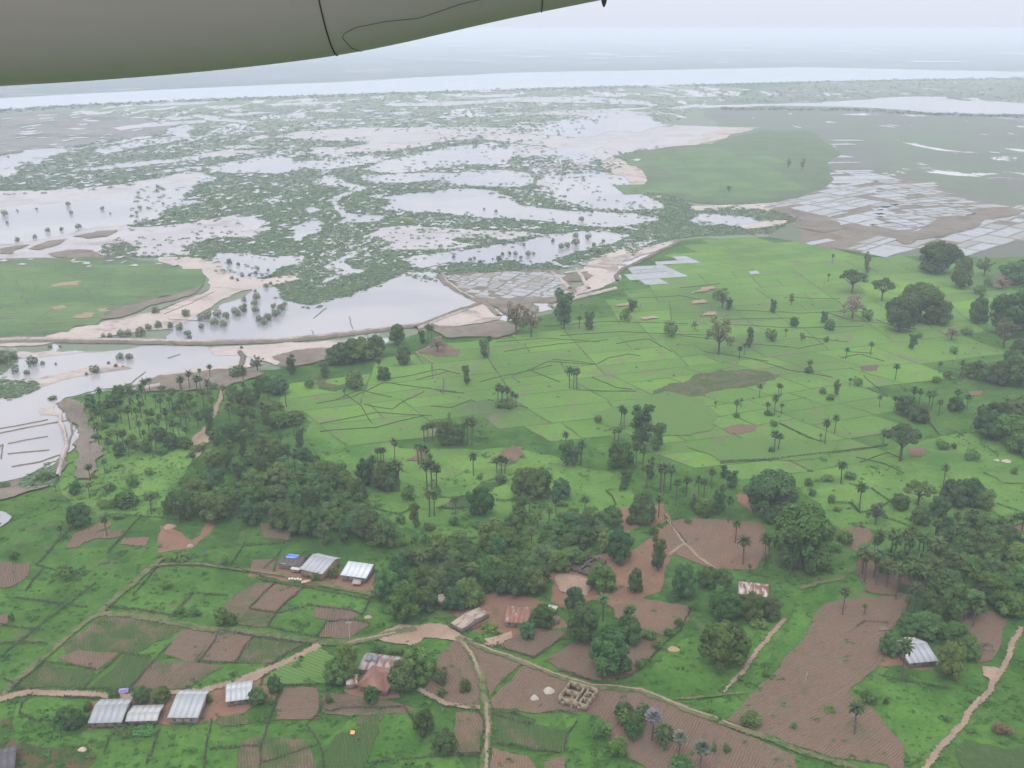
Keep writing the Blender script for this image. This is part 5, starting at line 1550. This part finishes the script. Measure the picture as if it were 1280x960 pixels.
def house(name, label, fl, fr, dep, wh, rh, ridge=0.5, over=0.55, metal=WHITE, wall=WALL, rust=0.0, doors=(0.4,), wins=(0.15, 0.75), hip=False, cat='house', roofmat='sheet_metal'):
    """fl, fr: where the two lower corners of the front wall stand; dep: depth away from the viewer;
    ridge: where the ridge lies between front (0) and back (1)"""
    a, b = Vector(G(*fl)), Vector(G(*fr))
    Wd = (b - a).length
    root = bpy.data.objects.new(name, None)
    COL.objects.link(root)
    root.location = (a.x, a.y, 0.12)
    root.rotation_euler = (0, 0, math.atan2(b.y - a.y, b.x - a.x))
    tag(root, label, cat, None)
    wt = 0.2
    rz = wh + rh
    yr = dep * ridge
    V, Q = [], []
    box(V, Q, 0, Wd, 0, wt, -0.1, wh)
    box(V, Q, 0, Wd, dep - wt, dep, -0.1, wh)
    for x in (0, Wd - wt):
        box(V, Q, x, x + wt, wt, dep - wt, -0.1, wh)
        if not hip:
            k = len(V)
            V += [(x, 0, wh), (x + wt, 0, wh), (x + wt, dep, wh), (x, dep, wh), (x, yr, rz - .12), (x + wt, yr, rz - .12)]
            Q += [(k, k + 1, k + 5, k + 4), (k + 2, k + 3, k + 4, k + 5), (k, k + 4, k + 3, k + 3), (k + 1, k + 2, k + 5, k + 5)]
    part('wall', V, Q, 'plaster', root, wall)
    V, Q = [], []
    sf, sb = rh / max(.1, yr), rh / max(.1, dep - yr)
    fz, bz = wh - over * sf * 0.8, wh - over * sb * 0.8
    o_ = over
    if hip:
        hx = min(dep / 2, Wd / 2) * 0.8
        r0, r1 = (hx, yr, rz), (Wd - hx, yr, rz)
        c0, c1, c2, c3 = (-o_, -o_, wh - .1), (Wd + o_, -o_, wh - .1), (Wd + o_, dep + o_, wh - .1), (-o_, dep + o_, wh - .1)
        slab(V, Q, c0, c1, r1, r0)
        slab(V, Q, c2, c3, r0, r1)
        slab(V, Q, c1, c2, r1, (r1[0] + .01, r1[1] + .01, r1[2]))
        slab(V, Q, c3, c0, r0, (r0[0] - .01, r0[1] + .01, r0[2]))
        part('roof', V, Q, roofmat, root, metal, uv=(0, 1), rust=float(rust))
    else:
        n_ = 5                      # the sheets sag a little between the rafters
        rj = random.Random(len(label))
        sag = [rj.uniform(-0.02, 0.02) for _ in range(n_ + 1)]
        for i in range(n_):
            xa, xb = -o_ + (Wd + 2 * o_) * i / n_, -o_ + (Wd + 2 * o_) * (i + 1) / n_
            sa, sb_ = sag[i], sag[i + 1]
            slab(V, Q, (xa, -o_, fz + sa), (xb, -o_, fz + sb_), (xb, yr, rz + sb_ * .5), (xa, yr, rz + sa * .5))
            slab(V, Q, (xa, yr, rz + sa * .5), (xb, yr, rz + sb_ * .5), (xb, dep + o_, bz + sb_), (xa, dep + o_, bz + sa))
        part('roof', V, Q, roofmat, root, metal, uv=(0, 1), rust=float(rust))
    for d in doors:
        V, Q = [], []
        box(V, Q, Wd * d, Wd * d + 0.95, -0.04, 0.05, 0.0, min(2.0, wh - .25))
        part('door', V, Q, 'paint', root, (0.10, 0.07, 0.05))
    for d in wins:
        V, Q = [], []
        box(V, Q, Wd * d, Wd * d + 0.85, -0.03, 0.05, wh * .42, wh * .42 + 0.8)
        part('window', V, Q, 'paint', root, (0.07, 0.065, 0.06))
    return root


house('house', 'long pale grey roofed house, first from left in the row of white roofs', (114, 911), (152, 910), 10.5, 2.5, 1.3, 0.60, doors=(.45,), wins=(.12, .75))
house('house', 'low whitewashed metal shed roof in the middle of the row of white roofs', (160, 907), (196, 906), 6.5, 2.0, 0.8, 0.35, metal=(0.31, 0.32, 0.335), rust=.24, doors=(.3,), wins=(.7,))
house('house', 'tall house under a bright pale metal roof, third in the row of white roofs', (213, 906), (247, 906), 12.5, 3.0, 1.1, 0.75, metal=(0.29, 0.31, 0.345), wall=(0.25, 0.21, 0.185), doors=(.42,), wins=(.12, .75))
house('house', 'small house with a patched white metal roof beside the sandy road', (285, 884), (314, 880), 8.5, 2.4, 1.0, 0.5, metal=(0.34, 0.36, 0.39), rust=.2, doors=(.45,), wins=(.15, .7))
house('house', 'tall ochre walled barn with a large pale grey metal roof in the village yard', (377, 721), (403, 727), 12.5, 3.6, 1.4, 0.72, metal=(0.28, 0.29, 0.325), wall=(0.22, 0.155, 0.095), doors=(.25,), wins=(.65,))
house('house', 'house with a gleaming white roof and bluish ridge strip beside the grove', (428, 726), (457, 730), 9.5, 2.8, 1.5, 0.80, metal=(0.48, 0.51, 0.58), doors=(.7,), wins=(.2,))
hB = house('hut', 'old dark roofed hut with a blue tarpaulin on its ridge', (349, 711), (374, 714), 7.5, 2.1, 1.2, 0.70, metal=(0.10, 0.09, 0.08), rust=0, doors=(.5,), wins=(), cat='hut', roofmat='thatch')
V, Q = [], []
slab(V, Q, (1.0, 4.3, 3.12), (6.0, 4.5, 3.18), (5.8, 6.9, 2.98), (1.3, 6.7, 3.0), 0.04)
slab(V, Q, (1.6, 3.4, 2.98), (5.0, 3.6, 3.0), (6.0, 4.5, 3.19), (1.0, 4.3, 3.13), 0.03)
tp = part('tarpaulin', V, Q, 'paint', None, (0.10, 0.25, 0.60))
tp.location, tp.rotation_euler = hB.location, hB.rotation_euler
tp.location.z += 0.12
tag(tp, 'blue tarpaulin spread over the ridge of the dark hut', 'tarpaulin')
V, Q = [], []
rj = random.Random(4)
for i in range(7):
    x = 0.2 + i * 0.95
    slab(V, Q, (x, -0.55, 1.90 + rj.uniform(0, .05)), (x + 0.7, -0.55, 1.93), (x + 0.75, 0.5, 2.25), (x + 0.02, 0.45, 2.22), 0.04)
part('roof_sheet', V, Q, 'paint', hB, (0.55, 0.52, 0.50))
house('shed', 'tiny shed with a white lid roof in front of the grey barn', (364, 716), (374, 717.5), 2.8, 1.7, 0.25, 0.9, over=.25, metal=(0.45, 0.44, 0.44), doors=(.4,), wins=(), cat='shed')
house('house', 'square house under a rusty brown hipped roof among dark trees', (450, 864), (482, 871), 10.0, 2.6, 2.4, 0.5, metal=(0.14, 0.075, 0.058), rust=.62, doors=(.45,), wins=(.15, .75), hip=True, over=.8)
house('house', 'long outbuilding with a striped rusty and grey roof behind the hipped roof', (450, 843), (492, 849), 8.5, 2.4, 0.9, 0.7, metal=(0.24, 0.22, 0.22), rust=.50, doors=(), wins=())
house('shed', 'small lean-to with a torn rusty roof left of the hipped house', (434, 862), (446, 861), 5.0, 1.9, 0.5, 0.85, metal=(0.36, 0.33, 0.32), rust=.55, doors=(), wins=(), over=.3, cat='shed')
V, Q = [], []
slab(V, Q, (0.5, 3.2, 3.22), (2.6, 3.2, 3.25), (2.4, 6.2, 3.42), (0.8, 6.6, 3.45), 0.05)
slab(V, Q, (2.8, 3.6, 3.25), (4.4, 3.5, 3.25), (4.5, 6.2, 3.44), (3.0, 6.4, 3.46), 0.05)
tp = part('roof_tarpaulin', V, Q, 'paint', None, (0.13, 0.14, 0.17))
a, b = Vector(G(450, 843)), Vector(G(492, 849))
tp.location, tp.rotation_euler = (a.x, a.y, 0.25), (0, 0, math.atan2(b.y - a.y, b.x - a.x))
tag(tp, 'dark grey sheeting thrown over the striped rusty roof', 'tarpaulin')
house('shed', 'long rusty shed standing slantwise beside the village clearing', (565, 785), (583, 785), 13.5, 2.0, 0.7, 0.5, metal=(0.30, 0.24, 0.20), rust=.46, doors=(), wins=(), over=.3, cat='shed').rotation_euler.z -= 0.75
house('shed', 'half hidden shed with a pinkish rusty roof under the grove', (545, 757), (561, 760), 5.0, 2.0, 0.7, 0.6, metal=(0.32, 0.25, 0.21), rust=.40, doors=(), wins=(), over=.3, cat='shed')
house('house', 'house with an orange red corrugated roof and white ridge', (632, 784), (659, 786), 10.0, 2.4, 1.7, 0.72, metal=(0.34, 0.29, 0.27), wall=(0.24, 0.20, 0.175), rust=.62, doors=(.4,), wins=(.12, .72))
house('house', 'house with a roof patched in white and rust above the meadow trees', (924, 748), (958, 752), 8.5, 2.2, 1.2, 0.6, metal=(0.38, 0.355, 0.34), rust=.54, doors=(.5,), wins=())
hM = house('house', 'lone house with a pale bluish metal roof beside the bare field', (1136, 836), (1169, 833), 12.0, 2.5, 1.7, 0.62, metal=(0.26, 0.28, 0.32), wall=(0.18, 0.145, 0.125), rust=.02, doors=(.45,), wins=(.15, .75))
V, Q = [], []
slab(V, Q, (0, 0, 0), (3.6, 0.2, 0.1), (3.0, 2.4, 0.5), (0.4, 2.2, 0.5), 0.05)
house('shed', 'small cream roofed store tucked behind the lone metal roof', (1134, 812), (1146, 812), 3.5, 2.4, 0.5, 0.6, metal=(0.42, 0.34, 0.28), doors=(), wins=(), over=.2, cat='shed')
house('hut', 'dark roofed hut cut off by the lower left picture corner', (-22, 975), (18, 966), 9.0, 2.3, 1.6, 0.5, metal=(0.11, 0.105, 0.125), rust=0, doors=(), wins=(), cat='hut', roofmat='thatch')
house('shed', 'tiny white roofed store in the yard of the orange roof', (684, 767), (694, 769), 3.0, 1.8, 0.4, 0.6, metal=(0.40, 0.39, 0.39), rust=.2, doors=(), wins=(), over=.2, cat='shed')
house('shed', 'tiny thatched store beside the yard fence of the orange roof', (691, 781), (699, 781), 2.6, 1.9, 0.9, 0.5, metal=(0.16, 0.12, 0.09), doors=(), wins=(), over=.25, cat='shed', roofmat='thatch')


def shell(name, label, cs, wh, th, inner, color, seed, ragged=0.0):
    """roofless building: cs = front left, front right, back right, back left corners on the ground"""
    A, B, C_, D = (Vector((*G(*c), 0)) for c in cs)
    root = bpy.data.objects.new(name, None)
    COL.objects.link(root)
    ang = math.atan2(B.y - A.y, B.x - A.x)
    root.location = (A.x, A.y, 0.25)
    root.rotation_euler = (0, 0, ang)
    tag(root, label, 'building')
    Wd, dep = (B - A).length, (D - A).length
    rj = random.Random(seed)

    def wallbox(x0, x1, y0, y1, nm, opens=()):
        V, Q = [], []
        n_ = 6
        horiz = (x1 - x0) > (y1 - y0)
        L = (x1 - x0) if horiz else (y1 - y0)
        cuts = sorted({0.0, L, *[c for o_ in opens for c in o_[:2]], *([L * i / n_ for i in range(1, n_)] if ragged else [])})
        for c0, c1 in zip(cuts[:-1], cuts[1:]):
            hh = wh - (rj.uniform(0, ragged) if ragged else 0)
            op = next((o_ for o_ in opens if o_[0] <= (c0 + c1) / 2 <= o_[1]), None)
            spans = [(0, hh)] if op is None else ([(0, op[2])] if op[2] > 0.02 else []) + [(op[3], hh)]
            for z0, z1 in spans:
                if horiz:
                    box(V, Q, x0 + c0, x0 + c1, y0, y1, z0, z1)
                else:
                    box(V, Q, x0, x1, y0 + c0, y0 + c1, z0, z1)
        part(nm, V, Q, 'plaster', root, color)
    def op_(L, fr_):
        return [(L * a - .5, L * a + .5, 0.0 if dr else 1.0, 2.1) for a, dr in fr_]
    wallbox(0, Wd, 0, th, 'outer_wall', op_(Wd, [(.14, 0), (.45, 1), (.72, 0)]))
    wallbox(0, Wd, dep - th, dep, 'outer_wall', op_(Wd, [(.3, 0), (.7, 0)]))
    wallbox(0, th, th, dep - th, 'outer_wall', op_(dep - 2 * th, [(.3, 0), (.7, 0)]))
    wallbox(Wd - th, Wd, th, dep - th, 'outer_wall', op_(dep - 2 * th, [(.22, 0), (.5, 1), (.78, 0)]))
    for kind, a, s, e in inner:
        if kind == 'x':
            wallbox(Wd * a - th / 2, Wd * a + th / 2, th + (dep - 2 * th) * s, th + (dep - 2 * th) * e, 'partition_wall', op_((dep - 2 * th) * (e - s), [(.5, 1)]))
        else:
            wallbox(Wd * s + th / 2, Wd * e - th / 2, dep * a - th / 2, dep * a + th / 2, 'partition_wall', op_(Wd * (e - s) - th, [(.5, 1)]))
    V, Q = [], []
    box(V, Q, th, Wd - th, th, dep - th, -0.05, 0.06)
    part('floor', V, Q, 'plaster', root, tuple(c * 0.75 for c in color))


shell('roofless_house', 'unfinished roofless house with bare tan block walls and room partitions', [(698, 880), (733, 891), (752, 874), (718, 862)], 2.7, 0.2, [('x', .56, 0, 1), ('x', .72, 0, 1), ('y', .5, 0, .56), ('y', .36, .72, 1), ('y', .68, .72, 1)], (0.25, 0.200, 0.140), 2)
shell('ruined_house', 'dark crumbling mud walls of a ruined house on the red earth', [(708, 712), (738, 722), (748, 702), (718, 693)], 2.0, 0.4, [('x', .5, 0, 1), ('y', .5, 0, .5), ('y', .5, .5, 1)], (0.090, 0.076, 0.068), 3, 0.9)


def heap(name, label, x, y, w_, h_, color, seed):
    gx, gy = G(x, y)
    r = w_ * mpp(y) / 2
    rng = np.random.default_rng(seed)
    V, Q = [(0, 0, h_)], []
    nr, ns = 6, 20
    for i in range(1, nr + 1):
        f_ = i / nr
        for j in range(ns):
            a = 2 * math.pi * j / ns
            k = 1 + 0.08 * math.sin(3 * a + seed) + rng.uniform(-.03, .03)
            V.append((r * f_ * k * math.cos(a), r * f_ * k * 0.85 * math.sin(a), h_ * (1 - f_ ** 1.6) * rng.uniform(.94, 1.06) - (0.05 if i == nr else 0)))
    for j in range(ns):
        Q.append((0, 1 + j, 1 + (j + 1) % ns, 1 + (j + 1) % ns))
    for i in range(nr - 1):
        for j in range(ns):
            a = 1 + i * ns
            Q.append((a + j, a + ns + j, a + ns + (j + 1) % ns, a + (j + 1) % ns))
    o = part(name, V, [q if q[2] != q[3] else q for q in Q], 'paint', None, color)
    o.location = (gx, gy, 0.25)
    return tag(o, label, 'sand heap' if 'sand' in label else 'heap')


heap('sand_heap', 'larger of two pale sand heaps beside the roofless house', 686, 865, 15, 1.6, (0.33, 0.30, 0.25), 1)
heap('sand_heap', 'smaller pale sand heap farther from the roofless house', 668, 874, 11, 1.4, (0.33, 0.30, 0.25), 2)
heap('earth_heap', 'low yellow earth heap on the round tree meadow', 842, 812, 15, 0.5, (0.24, 0.17, 0.09), 3)
heap('earth_heap', 'pale earth heap on the red scrub at the lower left', 103, 938, 11, 0.9, (0.38, 0.29, 0.22), 4)
heap('earth_heap', 'pale earth heap on the meadow near the picture edge', 1258, 577, 12, 0.8, (0.30, 0.265, 0.20), 5)
heap('earth_heap', 'small pale earth heap beside the larger one on the meadow', 1246, 576, 7, 0.7, (0.30, 0.265, 0.20), 6)
heap('rubble_heap', 'reddish rubble heap on the plot below the palm grove', 212, 659, 16, 1.2, (0.22, 0.13, 0.09), 7)
heap('rubble_heap', 'grey rubble heap beside the rubble plot track', 238, 683, 9, 0.9, (0.2, 0.18, 0.16), 8)
heap('rubble_heap', 'low brown mound below the barn fence', 460, 772, 10, 0.5, (0.25, 0.17, 0.12), 9)


def prop(name, label, cat, x, y, builder, color, mat='paint', rot=0.0):
    gx, gy = G(x, y)
    V, Q = [], []
    builder(V, Q)
    o = part(name, V, Q, mat, None, color)
    o.location = (gx, gy, 0.3)
    o.rotation_euler.z = rot
    return tag(o, label, cat)


def sheetpile(V, Q):
    box(V, Q, -1.3, 1.3, -0.7, 0.7, 0, 0.5)
    slab(V, Q, (-1.6, -0.9, 0.35), (1.5, -1.0, 0.4), (1.4, 0.9, 0.75), (-1.5, 1.0, 0.8), 0.06)
    slab(V, Q, (-1.2, -0.3, 0.85), (1.0, -0.4, 0.9), (0.9, 0.6, 0.98), (-1.1, 0.7, 1.0), 0.05)


prop('tarpaulin', 'purple cloth covered pile behind the row of white roofs', 'tarpaulin', 155, 866, sheetpile, (0.26, 0.20, 0.46), rot=.2)
prop('cloth_pile', 'orange cloth bundle on the bright green field', 'bundle', 441, 919, lambda V, Q: (box(V, Q, -.5, .5, -.4, .4, 0, .7), slab(V, Q, (-.7, -.6, .6), (.6, -.7, .65), (.7, .6, .9), (-.6, .7, .95), .06)), (0.75, 0.30, 0.12))
prop('plank_pile', 'pile of pink planks in front of the barn yard', 'planks', 383, 728, lambda V, Q: [box(V, Q, -2 + .1 * i, 2 + .2 * i, -.8 + .4 * i, -.5 + .4 * i, 0, .3 + .08 * (i % 2)) for i in range(4)], (0.42, 0.30, 0.25), rot=.3)
prop('block_pile', 'pile of white blocks below the tiny shed', 'blocks', 369, 726, lambda V, Q: [box(V, Q, -2.6 + i * 1.1, -1.8 + i * 1.1, -.4, .4, 0, .7 + .2 * (i % 2)) for i in range(5)], (0.55, 0.50, 0.48), rot=-.1)
prop('log_pile', 'dark heap of logs beside the trees of the lone metal roof', 'logs', 1105, 788, lambda V, Q: [box(V, Q, -2.5 + .3 * i, 2.5 - .2 * i, -.8 + .4 * i, -.45 + .4 * i, 0, .5 + .1 * i) for i in range(4)], (0.13, 0.10, 0.08), rot=.1)
prop('wooden_frame', 'broken wooden lean-to in front of the gleaming white roof', 'lean-to', 447, 731, lambda V, Q: (slab(V, Q, (-2, -1.4, .9), (1.4, -1.8, 1.0), (1.8, 1.2, 1.9), (-1.6, 1.4, 1.9), .08), box(V, Q, -1.5, -1.3, -1, -.8, 0, 1), box(V, Q, 1.2, 1.4, -1.2, -1, 0, 1.1), box(V, Q, -1.4, -1.2, 1, 1.2, 0, 1.9), box(V, Q, 1.3, 1.5, .8, 1, 0, 1.8)), (0.26, 0.22, 0.20))
prop('cattle_pen', 'small rail pen behind the lone metal roof', 'pen', 1229, 811, lambda V, Q: [box(V, Q, x - .08, x + .08, y - .08, y + .08, 0, 1.3) for x in (-3, 0, 3) for y in (-1.6, 1.6)] + [box(V, Q, -3, 3, y - .05, y + .05, z, z + .12) for y in (-1.7, 1.7) for z in (.5, 1.0)], (0.10, 0.09, 0.08), rot=-.35)
for x, y, hh, lab in ((437, 798, 7.0, 'pale leaning pole beside the track junction'), (1007, 852, 6.0, 'white stake standing in the bare ridged field'), (823, 903, 0, '')):
    if hh:
        sg, qq = tubes([((0, 0, -.2), (.15, 0, hh), .12, .09), ((-.9, 0, hh - .9), (1.1, 0, hh - .8), .07, .07)] if x < 500 else [((0, 0, -.2), (.2, 0, hh * .6), .1, .07)])
        o = part('pole', sg, qq, 'paint', None, (0.42, 0.40, 0.38))
        o.location = (*G(x, y), 0.2)
        tag(o, lab, 'pole')

# ------------------------------------------------------------------ the aircraft's own engine cowling, above and ahead of the window
SIL = pts('-420,122 -260,121 -100,114.5 0,107.5 60,104.5 120,100.5 180,96 240,91 300,85 360,78 420,70 480,59 540,45.5 600,31 660,18 720,6.5 780,-6 840,-19 900,-33 1000,-60 1150,-110')
DIST = 6.0
root = bpy.data.objects.new('engine_cowling', None)
COL.objects.link(root)
root.location = (0, DIST, H + 0.8)
tag(root, 'grey green underside of the aircraft engine cowling hanging above the marsh', 'aircraft engine')


def raydir(px, py):
    u, v = (px - 640) / F, (480 - py) / F
    return Vector((u, CP + v * SP, -SP + v * CP))


def ring(px, py, n_=48):
    d = raydir(px, py)
    p = d * (DIST / d.y)
    b_, a_ = 1.6, 1.05                    # half height and half depth of the section
    e = math.atan2(-d.z, d.y)
    # shift so that the tangent point of the line of sight is on the traced outline
    k = math.atan2(b_ * math.cos(e), a_ * math.sin(e)) if abs(e) > 1e-6 else math.pi / 2
    ty, tz = -a_ * math.cos(k) * (1 if e >= 0 else -1), -b_ * abs(math.sin(k))
    cy, cz = p.y - ty, p.z - tz
    out = []
    for i in range(n_):
        t_ = 2 * math.pi * i / n_
        cc, ss = math.cos(t_), math.sin(t_)
        out.append(Vector((p.x, cy + a_ * math.copysign(abs(cc) ** 1.22, cc), cz + b_ * math.copysign(abs(ss) ** 1.22, ss))))
    return out


def sil(px):
    for (x0, y0), (x1, y1) in zip(SIL[:-1], SIL[1:]):
        if x0 <= px <= x1:
            return y0 + (y1 - y0) * (px - x0) / (x1 - x0)
    return SIL[-1][1]


off = Vector((0, DIST, 0.8))
rings, V, Q = [], [], []
xs_ = [-420 + 1570 * i / 90 for i in range(91)]
# gently rounded outline between the traced points
sm = [sum(sil(min(1150, max(-420, x + dx))) for dx in (-40, -20, 0, 20, 40)) / 5 for x in xs_]
for x, y in zip(xs_, sm):
    V += [tuple(q - off) for q in ring(x, y)]
for i in range(90):
    for j in range(48):
        Q.append((i * 48 + j, i * 48 + (j + 1) % 48, (i + 1) * 48 + (j + 1) % 48, (i + 1) * 48 + j))
me = mesh_np('shell', V, Q, 'aircraft_paint', None, True)
link('shell', me, root)


def smy(px):
    return float(np.interp(px, xs_, sm))


def seam_ring(px, wpx, proud, name, lift=0.0):
    V, Q = [], []
    for k in (-wpx / 2, wpx / 2):
        rg = ring(px + k, smy(px + k))
        cen = sum(rg, Vector()) / len(rg)
        for q in rg:
            n_ = (q - cen)
            n_.x = 0
            V.append(tuple(q + n_.normalized() * proud - off))
    for j in range(48):
        Q.append((j, (j + 1) % 48, 48 + (j + 1) % 48, 48 + j))
    link(name, mesh_np(name, V, Q, 'dark_rubber', None, True), root)


seam_ring(421, 1.7, 0.004, 'panel_seam')
seam_ring(677, 1.3, 0.004, 'panel_seam')


def on_shell(px, py):
    """where the line of sight meets the cowling: walk along the ring of that station"""
    best = None
    for x in (px,):
        rg = ring(x, smy(x))
        for j in range(48):
            a, b = rg[j], rg[(j + 1) % 48]
            for t_ in (0, .25, .5, .75):
                q = a.lerp(b, t_)
                yy = 480 - F * (q.y * SP + q.z * CP) / (q.y * CP - q.z * SP)
                if best is None or (abs(yy - py) + q.y * 4) < best[0]:
                    best = (abs(yy - py) + q.y * 4, q)
    return best[1]


# outline of the access panel, a thin dark gap
line = pts('452,66 443,58 437,48 440,41 455,35 490,28 530,19.5 580,6 620,-6')
P3 = [on_shell(*q) for q in line]
fine = []
for a, b in zip(P3[:-1], P3[1:]):
    fine += [a.lerp(b, k / 4) for k in range(4)]
fine.append(P3[-1])
segs = [(tuple(a - off + Vector((0, -0.006, -0.004))), tuple(b - off + Vector((0, -0.006, -0.004))), .0014, .0014) for a, b in zip(fine[:-1], fine[1:]) if (a - b).length > 1e-4]
tv, tq = tubes(segs)
link('access_panel_gap', mesh_np('access_panel_gap', tv, tq, 'dark_rubber'), root)
# small drain mast at the tail end
d = raydir(755, 4)
p = d * (DIST / d.y)
V, Q = [], []
for z_, w_, l_ in ((0.10, .010, .02), (0.03, .010, .018), (0.0, .008, .012), (-0.020, .003, .004)):
    V += [tuple(Vector((p.x + sx * l_, p.y + sy * w_, p.z + z_)) - off) for sx, sy in ((-1, -1), (1, -1), (1, 1), (-1, 1))]
for i in range(3):
    for j in range(4):
        Q.append((i * 4 + j, i * 4 + (j + 1) % 4, i * 4 + 4 + (j + 1) % 4, i * 4 + 4 + j))
Q.append((12, 13, 14, 15))
link('drain_mast', mesh_np('drain_mast', V, Q, 'dark_rubber'), root)

# ------------------------------------------------------------------ the hazy air
V, Q = [], []
box(V, Q, -125000, 125000, -1000, 125000, -1.0, H + 4.6)
m, n, l = newmat('haze')
o = n.new('ShaderNodeOutputMaterial')
pv = n.new('ShaderNodeVolumePrincipled')
pv.inputs['Density'].default_value = HAZE_DENSITY
pv.inputs['Density Attribute'].default_value = ''
pv.inputs['Color'].default_value = (0.80, 0.895, 1.0, 1)
pv.inputs['Anisotropy'].default_value = 0.0
l.new(pv.outputs[0], o.inputs['Volume'])
link('haze', mesh_np('haze', V, Q, 'haze'), None, 'stuff')
